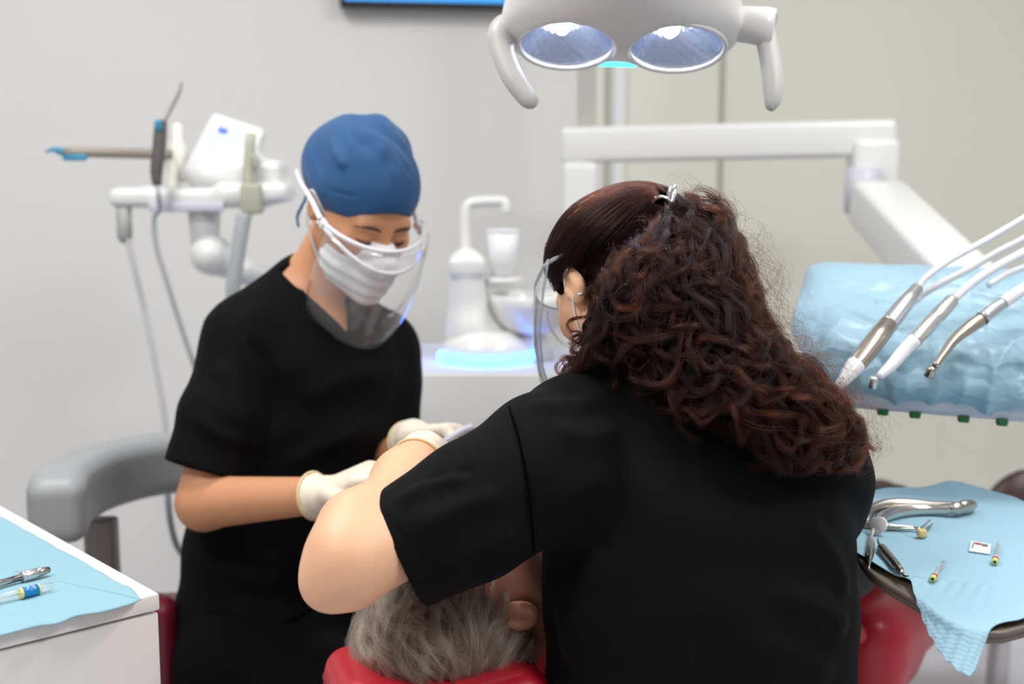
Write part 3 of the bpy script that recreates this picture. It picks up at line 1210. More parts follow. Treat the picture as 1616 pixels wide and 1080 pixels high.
for k in range(5):
    x = k * 2 * PI / 5
    c0 = np.array([bc[0] + .02, bc[1] + .17, .07])
    c1 = c0 + [.24 * math.cos(x), .24 * math.sin(x), -.02]
    lg = mesh_obj('leg', *tube([c0, c1], [.02, .014], 10), M_satin, t)
    mesh_obj('caster', *lathe([(.02, -.01), (.024, -.008), (.024, .008), (.02, .01)], c1 + [0, 0, -.026], (math.sin(x), -math.cos(x), 0), 16), M_black, lg)

# ------------------------------------------------------------------ assistant's stool with curved grey arm
st = P(425, 985, 2.16)
SZ = .47
t = thing('assistant_stool', (st[0], st[1], 0), 'burgundy stool with curved grey padded arm, under the blue-capped assistant', 'stool')
mesh_obj('seat', *lathe([(.17, 0), (.2, .01), (.225, .04), (.225, .07), (.205, .098), (.16, .11), (.05, .105)], (st[0], st[1], SZ - .11), (0, 0, 1), 48), M_burg, t)
ap = [P(90, 808, 2.06), P(100, 785, 2.12), P(135, 762, 2.22), P(190, 744, 2.33), P(250, 732, 2.42), P(320, 728, 2.48), P(400, 735, 2.5)]
r0 = 94 * 2.2 / 2020 / 2
pp_ = catmull(ap, 8)
aF = Field(pp_.min(0) - .09, pp_.max(0) + .09, .0045)
for i in range(len(pp_) - 1):
    dd = nz((pp_[i + 1] - pp_[i]) * [1, 1, 0])
    R_ = np.array([dd, [dd[1], -dd[0], 0], [0, 0, 1]])
    aF.add(rb((pp_[i] + pp_[i + 1]) / 2, (.03 if i else .022, .042, r0), .024, R_), .012)
f = Field(P(250, 1010, 2.2) - [.2, .25, .25], P(250, 1010, 2.2) + [.25, .3, .25], .006)
bk = [P(300, 1010, 2.42), P(262, 1012, 2.34), P(240, 1015, 2.2), P(246, 1020, 2.06)]
bk = catmull(bk, 5)
for i in range(len(bk) - 1):
    dd = nz((bk[i + 1] - bk[i]) * [1, 1, 0])
    f.add(rb((bk[i] + bk[i + 1]) / 2, (.035, .036, .085), .03, np.array([dd, [dd[1], -dd[0], 0], [0, 0, 1]])), .015)
f.build('backrest', M_burg, t)
mesh_obj('back_bracket', *tube([P(240, 1040, 2.22), P(238, 1090, 2.22), [st[0], st[1], SZ - .1]], .014, 10, 4), M_post, t)
aF.build('armrest', M_greyvinyl, t, 2)
pa = P(158, 800, 2.27)
mesh_obj('arm_post', *rbox((.055, .04, .5), (pa[0], pa[1], pa[2] - .27), .008, 3), M_post, t, True, 40)
mesh_obj('arm_bracket', *tube([[pa[0], pa[1], pa[2] - .5], [pa[0] * .6 + st[0] * .4, pa[1] * .6 + st[1] * .4, .38], [st[0], st[1], .42]], .018, 10, 4), M_post, t)
mesh_obj('post', *lathe([(.03, 0), (.03, SZ - .12)], (st[0], st[1], .04), (0, 0, 1), 20), M_satin, t)
for k in range(5):
    x = k * 2 * PI / 5 + .3
    c0 = np.array([st[0], st[1], .08])
    c1 = c0 + [.27 * math.cos(x), .27 * math.sin(x), -.025]
    lg = mesh_obj('leg', *tube([c0, c1], [.022, .015], 10), M_satin, t)
    mesh_obj('caster', *lathe([(.02, -.012), (.026, -.009), (.026, .009), (.02, .012)], c1 + [0, 0, -.028], (math.sin(x), -math.cos(x), 0), 16), M_black, lg)

# ------------------------------------------------------------------ spittoon unit
sd = 2.72
su = P(765, 560, sd)
t = thing('spittoon_unit', su * [1, 1, 0], 'white water unit with cuspidor bowl, gooseneck spout and glowing blue base, between assistant and dentist', 'spittoon')
zt_ = P(770, 590, sd - .15)[2]
def rrect(c, hx_, hy_, r, n=10):
    out = []
    for k, (sx, sy) in enumerate(((1, 1), (-1, 1), (-1, -1), (1, -1))):
        for a_ in np.linspace(k * PI / 2, (k + 1) * PI / 2, n):
            out.append((c[0] + sx * (hx_ - r) + r * math.cos(a_), c[1] + sy * (hy_ - r) + r * math.sin(a_)))
    return out
cc = np.array([su[0] - .005, su[1] + .05])
mb = MB().add(prism(rrect(cc, .19, .21, .08), .04, zt_, .006))
mb.build('cabinet', M_white, t, True, 40)
mesh_obj('plinth', *prism(rrect(cc, .17, .19, .07), 0, .04), M_grey, t, False)
mb = MB().add(prism(rrect(cc, .178, .198, .074), zt_ - .005, zt_ + .004, .001))
mb.build('top_plate', mat('pale blue white top', (206, 212, 236), .45), t, True, 40)
rc_ = np.array([P(768, 552, sd)[0], su[1], zt_ + .006])
aa = np.linspace(PI * 1.02, PI * 1.98, 40)
mesh_obj('light_ring', *tube([rc_ + [.093 * math.cos(x), .093 * math.sin(x), .008] for x in aa], .012, 12, roundcap=True), M_blueled, t)
mesh_obj('base_flange', *lathe([(.085, 0), (.094, .02), (.092, .035), (.06, .06), (.02, .062)], rc_, (0, 0, 1), 48), M_white, t)
colx = P(735, 480, sd)
f = Field(colx - [.12, .1, .2], colx + [.12, .12, .2], .004)
zb, ztop = P(735, 545, sd)[2], P(735, 404, sd)[2]
f.add(ecap((colx[0] + .012, colx[1], zb), (colx[0] + .002, colx[1], ztop - .02), (.05, .05), (.038, .042), (1, 0, 0)), .0)
f.add(rb((colx[0] + .004, colx[1], ztop - .02), (.038, .045, .02), .012), .01)
f.add(ecap((colx[0] + .01, colx[1], zb + .03), (colx[0] + .085, colx[1], zb + .0), (.05, .03), (.03, .03), (0, 1, 0)), .05)
f.build('column', M_white, t)
sp_ = P(748, 413, sd - .045)
mesh_obj('sensor', *rbox((.03, .012, .008), sp_ + [0, 0, 0], .003, 2), M_black, t)
fp = [P(735, 410, sd), P(734, 375, sd), P(734, 340, sd), P(740, 323, sd), P(756, 319, sd), P(780, 318, sd), P(794, 319, sd), P(798, 326, sd), P(798, 336, sd)]
mesh_obj('spout', *tube(fp, .0118, 14, 5), M_white, t)
mesh_obj('cup_shelf', *lathe([(.03, -.02), (.042, -.012), (.044, 0)], P(793, 437, sd), (0, 0, 1), 32), M_white, t)
mesh_obj('shelf_bracket', *tube([P(745, 440, sd), P(790, 446, sd)], .012, 12), M_white, t)
bw = P(838, 512, sd)
rv = .088
prof = [(.012, -.0), (.05, .006), (.072, .03), (.083, .06), (rv, .082), (rv - .004, .085), (rv - .008, .08), (.076, .055), (.06, .026), (.03, .012), (.004, .01)]
mesh_obj('bowl', *lathe(prof, bw + [0, 0, -.02], (0, 0, 1), 56), mat('glazed bowl', (236, 236, 234), .12, coat=.5), t)
mesh_obj('bowl_stem', *lathe([(.05, 0), (.03, .05), (.02, .1)], [bw[0], bw[1], rc_[2] + .0], (0, 0, 1), 28), M_white, t)
cp = P(794, 435, sd)
c = thing('cup', cp, 'white plastic rinsing cup under the spout beside the cuspidor bowl', 'cup')
H_ = .095
mesh_obj('body', *lathe([(.022, .001), (.0235, .002), (.035, H_), (.033, H_), (.022, .006), (.002, .005)], cp, (0, 0, 1), 36), M_cup, c)
mesh_obj('rim', *tube([cp + [.0345 * math.cos(x), .0345 * math.sin(x), H_] for x in np.linspace(0, 2 * PI, 40)], .0022, 8, caps=False), M_cup, c)

# ------------------------------------------------------------------ chair-side support with arms
pd = 3.12
pb = P(915, 300, pd)
t = thing('support_boom', pb * [1, 1, 0], 'white jointed support arm bridging from its post over to the draped instrument tray', 'support arm')
k_ = pd / 2020
mesh_obj('post', *rbox((.092, .085, P(915, 255, pd)[2] - .0), (pb[0], pb[1], P(915, 255, pd)[2] / 2), .02, 4), M_white, t, True, 40)
pl = P(926, 150, pd)
mesh_obj('pole', *lathe([(.023, P(0, 210, pd)[2]), (.023, 2.78)], (pl[0], pl[1], 0), (0, 0, 1), 24), M_cream, t)
x0, x1 = P(886, 230, pd), P(1412, 218, pd - .1)
dd = nz(x1 - x0)
R_ = np.array([dd, nz(np.cross([0, 0, 1], dd)), nz(np.cross(dd, nz(np.cross([0, 0, 1], dd))))])
mesh_obj('beam', *rbox((np.linalg.norm(x1 - x0), .085, .086), (x0 + x1) / 2, .014, 4, R_), M_white, t, True, 40)
je = P(1378, 250, pd - .1)
mesh_obj('elbow', *rbox((.11, .085, .17), je + [0, 0, -.04], .016, 4), M_white, t, True, 40)
j0 = P(1362, 302, pd - .14)
mesh_obj('joint', *lathe([(.03, -.055), (.042, -.05), (.042, .05), (.03, .055)], j0, (0, 0, 1), 28), M_lilac, t)
a0, a1 = P(1382, 318, 2.9), P(1560, 500, 2.3)
dd = nz(a1 - a0)
sx = nz(np.cross(dd, [0, 0, 1]))
if sx[0] < 0:
    sx = -sx
upx = nz(np.cross(sx, dd))
R_ = np.array([dd, sx, upx])
mesh_obj('spring_arm', *rbox((np.linalg.norm(a1 - a0), .125, .105), (a0 + a1) / 2, .018, 4, R_), M_white, t, True, 40)
mesh_obj('arm_end', *lathe([(.05, -.08), (.055, -.07), (.055, .05), (.045, .06)], a1 + [0, 0, -.03], (0, 0, 1), 28), M_lilac, t)

# ------------------------------------------------------------------ delivery tray under a blue drape
dc = P(1500, 545, 1.98)
yaw = math.radians(-6)
tilt = math.radians(13)
ex = np.array([math.cos(yaw), math.sin(yaw), -.07])
ex = nz(ex)
ey = nz(np.array([-math.sin(yaw), math.cos(yaw), math.tan(tilt)]))
ez = nz(np.cross(ex, ey))
RD = np.array([ex, ey, ez])


def dt(u, v, w):
    return dc + ex * u + ey * v + ez * w


t = thing('delivery_tray', dt(0, 0, -.06), 'grey-white instrument tray with green tabs, hidden beneath a blue drape at right', 'instrument tray')
f = Field(dc - [.4, .4, .25], dc + [.5, .4, .25], .006)
f.add(rb(dt(.06, 0, -.03), (.27, .17, .022), .018, RD), 0)
f.build('body', M_lilac, t)
mesh_obj('bracket', *tube([a1 + [0, 0, -.08], dt(.12, .12, -.08), dt(.1, .05, -.05)], .03, 14, 4), M_lilac, t)
for px, py in ((1406, 612), (1457, 621), (1533, 638), (1593, 651)):
    # tab pressed against the underside of the front lip
    v = P(px, py, 1.80)
    q = np.array([(v - dc) @ ex, -.165, -.05])
    mesh_obj('tab', *rbox((.016, .012, .011), dt(*q), .003, 2, RD), M_green, t)
f = Field(dc - [.45, .45, .25], dc + [.55, .45, .3], .0035)
f.add(rb(dt(.06, .01, .012), (.272, .178, .05), .022, RD), 0)
f.add(ecap(dt(-.16, .1, .04), dt(.3, .12, .055), (.06, .035), (.07, .04), ey), .05)
f.add(ell(dt(-.2, -.02, .012), (.045, .14, .04), RD), .03)
f.add(ecap(dt(-.2, -.155, .0), dt(.3, -.165, -.002), (.03, .028), (.03, .03), ey), .03)
V, Q = f.mesh(1)
N = f.grad(V)
L_ = (V - dc) @ RD.T
u, v, w = L_[:, 0], L_[:, 1], L_[:, 2]
def tri(x):
    return 1 - 2 * np.abs(np.sin(x)) ** .7


frontw = np.clip((-v - .03) / .1, 0, 1)
fold = .0045 * tri(u * 24 + 7 * v + 1.3 * np.sin(v * 21)) * frontw
fold += .003 * tri(u * 17 - v * 30 + 1.5 * np.sin(u * 18)) * (.35 + .65 * frontw)
fold += .0022 * tri(u * 50 + 26 * v + 3 * np.sin(u * 12)) * np.clip((-v + .02) / .12, 0, 1)
crs = [((dt(-.22, -.03, .045), dt(-.14, -.09, .06), dt(-.07, -.17, .03)), .008, .010),
       ((dt(-.2, .03, .05), dt(-.1, -.02, .065)), .008, .008),
       ((dt(-.19, -.1, .05), dt(-.13, -.17, .02)), .007, -.009),
       ((dt(.0, -.05, .065), dt(.08, -.12, .06), dt(.14, -.19, .02)), .008, .012),
       ((dt(.03, -.1, .06), dt(.06, -.18, .03), dt(.08, -.2, -.02)), .007, -.010),
       ((dt(.1, -.03, .06), dt(.2, -.12, .06), dt(.26, -.19, .01)), .008, .012),
       ((dt(.12, -.1, .06), dt(.18, -.18, .03)), .008, -.009),
       ((dt(-.05, -.08, .06), dt(-.03, -.18, .02)), .008, .010),
       ((dt(-.08, -.12, .06), dt(-.07, -.19, .0)), .006, -.008),
       ((dt(.0, .05, .08), dt(.12, .02, .07), dt(.2, .06, .08)), .010, .006),
       ((dt(.2, -.03, .06), dt(.25, -.17, .02)), .009, .010)]
V = crease(V + N * fold[:, None], N, crs)
o = mesh_obj('drape', V, Q, M_drape)
props(o, 'crumpled blue plastic drape wrapped over the instrument tray at right', 'drape')

# handpieces with their hoses, above the drape
HZ = 1.73


def whip(t, pts, r, name='hose'):
    return mesh_obj(name, *tube([P(*p) for p in pts], r, 12, 8), M_whose, t)


# polishing handpiece (long grey-beige barrel)
t = thing('syringe_handpiece', P(1390, 540, HZ), 'long satin handpiece with a white nozzle, leftmost over the blue drape', 'dental handpiece')
A0, A1 = P(1322, 612, 1.66), P(1448, 455, 1.76)
d = nz(A1 - A0)
L = np.linalg.norm(A1 - A0)
mesh_obj('nozzle', *lathe([(.003, -.004), (.006, 0), (.0125, L * .2), (.0125, L * .22)], A0, d, 28), M_white, t)
mesh_obj('barrel', *lathe([(.0118, L * .2), (.0128, L * .23), (.0135, L * .45), (.0128, L * .62)], A0, d, 28), M_warm, t)
mesh_obj('grip', *lathe([(.0122, L * .62), (.0126, L * .64), (.0118, L * .82), (.0085, L)], A0, d, 28), M_satin, t)
whip(t, [(1447, 456, 1.76), (1462, 437, 1.77), (1500, 410, 1.8), (1560, 377, 1.83), (1616, 344, 1.84), (1700, 290, 1.86)], .0048)
# slow contra-angle
t = thing('contra_angle_handpiece', P(1440, 560, HZ), 'white-and-steel angled handpiece with a small head, middle one over the drape', 'dental handpiece')
B0, B1 = P(1440, 540, 1.68), P(1505, 472, 1.74)
d = nz(B1 - B0)
L = np.linalg.norm(B1 - B0)
mesh_obj('motor', *lathe([(.009, 0), (.0105, .004), (.0105, L * .5), (.0092, L * .53), (.0092, L * .58), (.0105, L * .62), (.0098, L * .95), (.007, L)], B0, d, 28), M_satin, t)
mesh_obj('neck', *tube([P(1442, 538, 1.68), P(1425, 556, 1.67), P(1404, 580, 1.65), P(1386, 596, 1.64)], [.0098, .0092, .0075, .005], 16, 5), M_whose, t)
hd = P(1378, 603, 1.64)
mesh_obj('head', *lathe([(.004, -.009), (.006, -.008), (.006, .005), (.0045, .007)], hd, nz(.35 * UPV + .1 * RGT + [.1, -.2, .9]), 20), M_satin, t)
whip(t, [(1504, 473, 1.74), (1535, 446, 1.76), (1575, 420, 1.78), (1616, 398, 1.8), (1700, 350, 1.84)], .0062)
# turbine
t = thing('turbine_handpiece', P(1540, 540, HZ), 'curved steel turbine with tiny head, rightmost over the blue drape', 'dental handpiece')
mesh_obj('body', *tube([P(1549, 504, 1.70), P(1528, 518, 1.69), P(1505, 537, 1.68), P(1488, 560, 1.67), P(1476, 578, 1.66)], [.0092, .0088, .0072, .0055, .0048], 18, 6), M_warm, t)
mesh_obj('coupling', *tube([P(1548, 505, 1.70), P(1552, 501, 1.70)], [.0098, .0098], 18), M_dkgrey, t)
mesh_obj('connector', *tube([P(1551, 502, 1.70), P(1566, 490, 1.71), P(1584, 478, 1.72)], [.0086, .009, .0075], 18, 4), M_satin, t)
hd = P(1469, 586, 1.66)
mesh_obj('head', *lathe([(.004, -.0085), (.0062, -.008), (.0066, .003), (.005, .0065)], hd, nz([.25, -.25, .9]), 20), M_steel2, t)
whip(t, [(1582, 479, 1.72), (1600, 466, 1.73), (1630, 448, 1.75), (1700, 410, 1.78)], .0085)
# spare hoses behind
t = thing('scaler_handpiece', P(1600, 400, 1.92), 'thin pale hose passing behind the three handpieces, above the blue drape', 'dental handpiece')
whip(t, [(1448, 470, 1.86), (1480, 450, 1.86), (1530, 424, 1.88), (1575, 398, 1.9), (1616, 377, 1.92), (1700, 330, 1.96)], .0055)
mesh_obj('holder', *tube([P(1436, 478, 1.86), P(1450, 469, 1.86)], [.007, .0065], 14), M_whose, t)
whip(t, [(1560, 450, 1.9), (1590, 432, 1.92), (1640, 412, 1.94), (1700, 380, 1.96)], .005)

# ------------------------------------------------------------------ operating light
ld = 1.78
lc = P(981, 62, ld)
lx = nz(np.array([1, 0, -.028]))
ln = nz(np.array([0, -.40, -.9]))        # where the lamp shines
ly = nz(np.cross(ln, lx))
if ly[2] < 0:
    ly = -ly
RL = np.array([lx, ly, ln])


def lp(u, v, w):
    return lc + lx * u + ly * v + ln * w


t = thing('operating_light', lp(0, 0, -.1), 'white twin-reflector operating light with two handles, hanging at the top centre', 'lamp')
f = Field(lc - [.3, .25, .25], lc + [.3, .25, .3], .0035)
q = .0765
for s in (-1, 1):
    f.add(ell(lp(s * q, .0, -.012), (.088, .082, .034), RL), .02)
f.add(ell(lp(0, .035, -.04), (.155, .1, .05), RL), .045)
f.add(ell(lp(0, .09, -.06), (.11, .08, .05), RL), .04)
f.add(rc(lp(0, .1, -.07), lp(0, .2, -.11), .05, .04), .03)
for s in (-1, 1):
    f.sub(ecap(lp(s * q, 0, -.008), lp(s * q, 0, .06), (.0655, .0655), (.0665, .0665), lx), .004)
f.build('housing', M_lamp, t)
rng2 = np.random.default_rng(5)
for s in (-1, 1):
    rings, seg = 13, 44
    V, F = [], []
    for i in range(rings + 1):
        r = .0645 * (i / rings)
        z = -.052 + .057 * (i / rings) ** 2
        for j in range(seg):
            a_ = 2 * PI * j / seg
            zz = z + (.0006 if (i + j) % 2 else 0) * (i / rings)
            V.append(lp(s * q + r * math.cos(a_), r * math.sin(a_), zz))
    for i in range(rings):
        for j in range(seg):
            k = (j + 1) % seg
            F.append((i * seg + j, (i + 1) * seg + j, (i + 1) * seg + k, i * seg + k))
    rf = mesh_obj('reflector', V, F, mat('faceted mirror', (205, 212, 228), .2, 1.0, bump=(220, .35, .0015)), t, False)
    mesh_obj('bulb', *lathe([(.002, -.02), (.008, -.017), (.0105, -.004), (.008, .009), (.002, .013)], lp(s * q - .002, -.012, -.028), nz(lx * .25 + ly), 20), M_bulb, rf)
    mesh_obj('bezel', *tube([lp(s * q + .0668 * math.cos(x), .0668 * math.sin(x), .012) for x in np.linspace(0, 2 * PI, 64)], .0035, 10, caps=False), M_lamp, t)
    mesh_obj('glass', *lathe([(.001, 0), (.03, .002), (.0665, -.004)], lp(s * q, 0, .011), ln, 48, False), M_glass, t)
aa = np.linspace(-.024, .024, 12)
mesh_obj('light_bar', *tube([lp(x, -.066 + .25 * x * x, .004) for x in aa], .0034, 10, roundcap=True), M_led, t)
# left handle
k1 = P(799, 42, ld)
f = Field(P(760, 200, ld) - .04, P(1260, -10, ld) + .04, .0035)
f = Field(P(815, 100, ld) - .09, P(815, 100, ld) + .1, .003)
for pts_, rs_ in (([P(808, 42, ld), P(797, 48, ld), P(790, 62, ld - .01)], [.016, .019, .017]), ([P(790, 62, ld - .01), P(795, 90, ld - .02), P(811, 125, ld - .03), P(830, 152, ld - .035), P(838, 160, ld - .036)], [.016, .0135, .013, .011, .0085])):
    chain(f, pts_, rs_)
f.build('handle', M_lampgrey, t)
f = Field(P(1190, 90, ld) - .1, P(1190, 90, ld) + .11, .003)
chain(f, [P(1205, 45, ld), P(1213, 80, ld - .012), P(1219, 120, ld - .022), P(1220, 150, ld - .027), P(1217, 168, ld - .03)], [.012, .0125, .0125, .0105, .006])
f.build('handle', M_lampgrey, t)
jx = nz(lx * .95 + np.array([0, -.25, -.1]))
mesh_obj('knob', *lathe([(.02, -.04), (.024, -.03), (.0255, .0), (.027, .018), (.026, .03), (.018, .032), (.0165, .024), (.012, .023)], P(1187, 40, ld - .005), jx, 36), M_lamp, t)
mesh_obj('support_arm', *tube([lp(0, .17, -.1), lp(0, .26, -.16), lp(.02, .34, -.2) + [0, .1, .2], np.array([pl[0], pl[1], 2.6])], .022, 14, 6), M_lamp, t)

# ------------------------------------------------------------------ assistant's instrument console
ad = 2.66
k_ = ad / 2020
t = thing('suction_console', P(330, 330, ad), 'white console shelf with a tilted control display, behind the blue-capped assistant', 'instrument console')
cs = P(318, 312, ad)
f = Field(cs - [.3, .2, .12], cs + [.3, .22, .25], .004)
f.add(rb(P(300, 312, ad) + [0, .06, 0], (.165, .085, .02), .016), 0)
f.add(rb(P(400, 306, ad) + [0, .03, .002], (.075, .06, .022), .018), .02)
f.add(ecap(P(180, 314, ad) + [0, .05, .004], P(235, 312, ad) + [0, .05, 0], (.03, .015), (.06, .02), (0, 1, 0)), .02)
f.build('shelf', M_white, t)
mesh_obj('front_lip', *rbox((.155, .012, .02), P(300, 326, ad) + [0, -.03, 0], .004, 2), M_lilac, t, True, 40)
# tilted display housing
f = Field(P(375, 240, ad) - [.2, .16, .14], P(375, 240, ad) + [.2, .2, .14], .004)
ty = nz(np.array([.32, .55, .8]))
tx = nz(np.array([.97, -.1, -.3]) - ty * (np.array([.97, -.1, -.3]) @ ty))
tn = np.cross(tx, ty)
TR = np.array([tx, ty, tn])
pc = P(355, 243, ad + .04)
f.add(rb(pc, (.062, .082, .018), .012, TR), 0)
f.add(rb(P(395, 275, ad + .05), (.075, .06, .03), .02), .04)
f.add(ecap(P(330, 280, ad + .03), P(450, 300, ad + .05), (.05, .035), (.03, .02), (0, 1, 0)), .03)
f.build('display_housing', M_white, t)
sg = -1 if tn[1] > 0 else 1
mesh_obj('screen', *rbox((.085, .11, .003), pc + tn * sg * .0185 + tx * .008, .001, 1, TR), M_pale_screen, t)
mesh_obj('logo', *rbox((.018, .012, .002), pc + tn * sg * .0205 - tx * .02 + ty * .04, .0005, 1, TR), M_blueicon, t)
mesh_obj('bottle', *lathe([(.018, 0), (.02, .01), (.02, .075), (.012, .09), (.011, .12), (.004, .125)], P(283, 288, ad + .06), (0, 0, 1), 24), M_cream, t)
# support joint and arm under the shelf
mesh_obj('stem', *lathe([(.026, -.075), (.03, -.06), (.034, 0), (.03, .01)], P(322, 335, ad + .03), (0, 0, 1), 28), M_white, t)
f = Field(P(340, 405, ad) - [.12, .12, .1], P(340, 405, ad) + [.3, .2, .12], .005)
f.add(ell(P(333, 402, ad + .03), (.042, .042, .04)), 0)
f.add(rc(P(335, 404, ad + .03), P(380, 428, ad + .05), .036, .024), .02)
f.add(rc(P(380, 428, ad + .05), P(470, 450, ad + .12), .026, .024), .02)
f.build('elbow', M_white, t)
mesh_obj('arm', *tube([P(455, 446, ad + .1), P(520, 500, ad + .12), P(580, 620, ad + .14), P(660, 700, ad + .1)], .026, 14, 5), M_white, t)
mesh_obj('holder', *rbox((.042, .045, .062), P(398, 314, ad - .03), .006, 3), M_beige, t, True, 40)
mesh_obj('connector', *lathe([(.006, -.045), (.0125, -.04), (.0155, -.03), (.0155, .03)], P(196, 350, ad), (0, 0, 1), 24), M_grey, t)
hz_ = [P(200, 372, ad), P(214, 430, ad - .01), P(230, 500, ad - .02), P(248, 590, ad - .06), P(262, 680, ad - .1), P(264, 770, ad - .12), P(270, 830, ad - .12), P(285, 872, ad - .1), P(320, 900, ad), P(420, 880, ad + .1)]
mesh_obj('hose', *tube(hz_, [.0055] * 5 + [.0065] * 5, 12, 8), M_hose, t)

t = thing('syringe', P(250, 240, ad - .08), 'upright grey air-water syringe with bent metal tip and blue button, on the console shelf', 'dental syringe')
mesh_obj('barrel', *tube([P(248, 292, ad - .08), P(247, 270, ad - .08), P(251, 235, ad - .08), P(254, 192, ad - .08)], [.009, .0125, .0135, .0125], 18, 4), M_dkgrey, t)
mesh_obj('nozzle', *tube([P(256, 192, ad - .08), P(265, 180, ad - .08), P(277, 158, ad - .08), P(284, 143, ad - .08), P(286, 128, ad - .08)], [.007, .0045, .004, .0036, .003], 12, 5), M_steel2, t)
mesh_obj('button', *rbox((.012, .008, .022), P(250, 198, ad - .094), .003, 2), M_cyan, t)
mesh_obj('hose', *tube([P(248, 292, ad - .08), P(250, 308, ad - .085), P(252, 330, ad - .07), P(243, 345, ad - .06), P(247, 390, ad - .05), P(262, 440, ad - .04), P(284, 510, ad - .02), P(306, 575, ad), P(330, 640, ad + .05)], .0055, 12, 8), M_hose, t)
t = thing('curing_light', P(170, 242, ad - .02), 'taupe curing-light wand with blue tip, jutting left from the console', 'curing light')
mesh_obj('barrel', *tube([P(100, 240, ad - .06), P(160, 241, ad - .04), P(240, 243, ad - .0), P(270, 244, ad + .02)], [.0095, .0105, .011, .011], 16, 3), M_taupe, t)
mesh_obj('tip', *tube([P(101, 240, ad - .06), P(92, 238, ad - .06), P(84, 236, ad - .06), P(72, 240, ad - .06)], [.008, .0075, .004, .0025], 12, 5), M_cyan, t)
mesh_obj('trigger', *rbox((.05, .01, .012), P(118, 249, ad - .06), .004, 2), M_cyan, t)
mesh_obj('stand', *tube([P(262, 244, ad + .02), P(272, 262, ad + .03), P(276, 300, ad + .04)], [.01, .012, .013], 14, 4), M_cream, t)
t = thing('suction_tube', P(390, 300, ad - .05), 'beige suction handpiece with a thick grey hose, rising from its block near the cap', 'suction handpiece')
mesh_obj('handle', *tube([P(391, 300, ad - .035), P(393, 262, ad - .035), P(396, 210, ad - .035)], [.0125, .0125, .009], 16, 3), M_beige, t)
mesh_obj('valve', *rbox((.012, .012, .03), P(403, 255, ad - .045), .004, 2), M_beige, t)
mesh_obj('hose', *tube([P(386, 338, ad - .035), P(380, 370, ad - .035), P(373, 420, ad - .03), P(368, 470, ad - .02), P(380, 560, ad + .02)], .0155, 16, 6), M_hose, t)

# ------------------------------------------------------------------ ceiling lights of the room
for i, (x, y) in enumerate(((-1.3, 0.5), (1.3, 0.5), (-0.9, 1.9), (1.2, 1.9))):
    fr = thing('ceiling_light', (x, y, 2.77), ('square ceiling light panel near the camera, left', 'square ceiling light panel near the camera, right', 'square ceiling light panel near the far wall, left', 'square ceiling light panel near the far wall, right')[i], 'ceiling light', 'ceiling light panels')
    mb = MB()
    for dx, dy, sx_, sy_ in ((0, .31, .64, .02), (0, -.31, .64, .02), (.31, 0, .02, .6), (-.31, 0, .02, .6)):
        mb.add(rbox((sx_, sy_, .03), (x + dx, y + dy, 2.785), .003, 2))
    mb.build('frame', M_white, fr, False)
    mesh_obj('diffuser', *rbox((.6, .6, .008), (x, y, 2.792), 0, 1), mat('light diffuser', (250, 250, 248), .5, emit=(255, 252, 246), estr=1.0), fr, False)
    ld_ = bpy.data.lights.new('panel_lamp', 'AREA')
    ld_.shape = 'SQUARE'
    ld_.size = .58
    ld_.energy = (27, 29, 22, 20)[i]
    ld_.color = (1.0, .99, .975)
    lo_ = bpy.data.objects.new('panel_lamp', ld_)
    lo_.location = (x, y, 2.765)
    COL.objects.link(lo_)
w = bpy.data.worlds.new('room light')
SC.world = w
w.use_nodes = True
w.node_tree.nodes['Background'].inputs[0].default_value = (1.0, 1.0, .99, 1)
w.node_tree.nodes['Background'].inputs[1].default_value = .36

# ------------------------------------------------------------------ camera
cd = bpy.data.cameras.new('camera')
cd.sensor_width = 36
cd.sensor_fit = 'HORIZONTAL'
cd.lens = FPX * 36 / 1616
cd.dof.use_dof = True
cd.dof.focus_distance = 1.5
cd.dof.aperture_fstop = 3.0
cam = bpy.data.objects.new('camera', cd)
COL.objects.link(cam)
cam.location = tuple(CAM)
cam.rotation_euler = (PI / 2 - PITCH, 0, 0)
SC.camera = cam
SC.view_settings.view_transform = 'Standard'
SC.view_settings.look = 'None'
SC.view_settings.gamma = 1
SC.view_settings.use_curve_mapping = False
SC.view_settings.exposure = 0.06
SC.cycles.use_denoising = True
SC.cycles.max_bounces = 10
SC.cycles.transparent_max_bounces = 24
# ------------------------------------------------------------------ people: materials
M_skinD = mat('warm light skin', (232, 180, 143), .5, sss=.12, var=.05, varscale=14, bump=(700, .06, .0006))
M_skinA = mat('warm tan skin', (210, 150, 110), .5, sss=.12, var=.05, varscale=14, bump=(700, .06, .0006))
M_skinP = mat('ruddy skin', (205, 140, 118), .5, sss=.12, var=.10, varscale=20, bump=(500, .1, .0008))
M_scrub = mat('black scrub cotton', (9, 9, 10), .8, sheen=.012, bump=(900, .12, .0006), spec=.1)
M_trouser = mat('black trousers', (9, 9, 10), .85, sheen=.01, bump=(900, .12, .0006), spec=.1)
M_seamk = mat('black thread', (4, 4, 4), .9, spec=.02)
M_darkgrey = mat('charcoal trousers', (52, 51, 53), .85, bump=(600, .15, .0008))
M_glove = mat('ivory latex', (238, 226, 206), .55, sss=.1, bump=(90, .25, .002))
M_gloverim = mat('latex rolled cuff', (228, 205, 160), .5)
M_cap = mat('blue cotton cap', (34, 84, 134), .8, sheen=.1, bump=(800, .12, .0006))
M_mask = mat('white mask fabric', (232, 231, 233), .8, bump=(500, .1, .0006))
M_loop = mat('white elastic', (235, 235, 235), .7)
M_frame = mat('white shield frame', (240, 240, 242), .35, coat=.3)
M_visor = clear_mat('visor film', haze=.07, refl=.8)
M_visor2 = clear_mat('visor film clear', haze=.05, refl=1.3)
M_brow = mat('dark brow hair', (78, 50, 40), .8)
M_lash = mat('dark lashes', (24, 16, 14), .8)
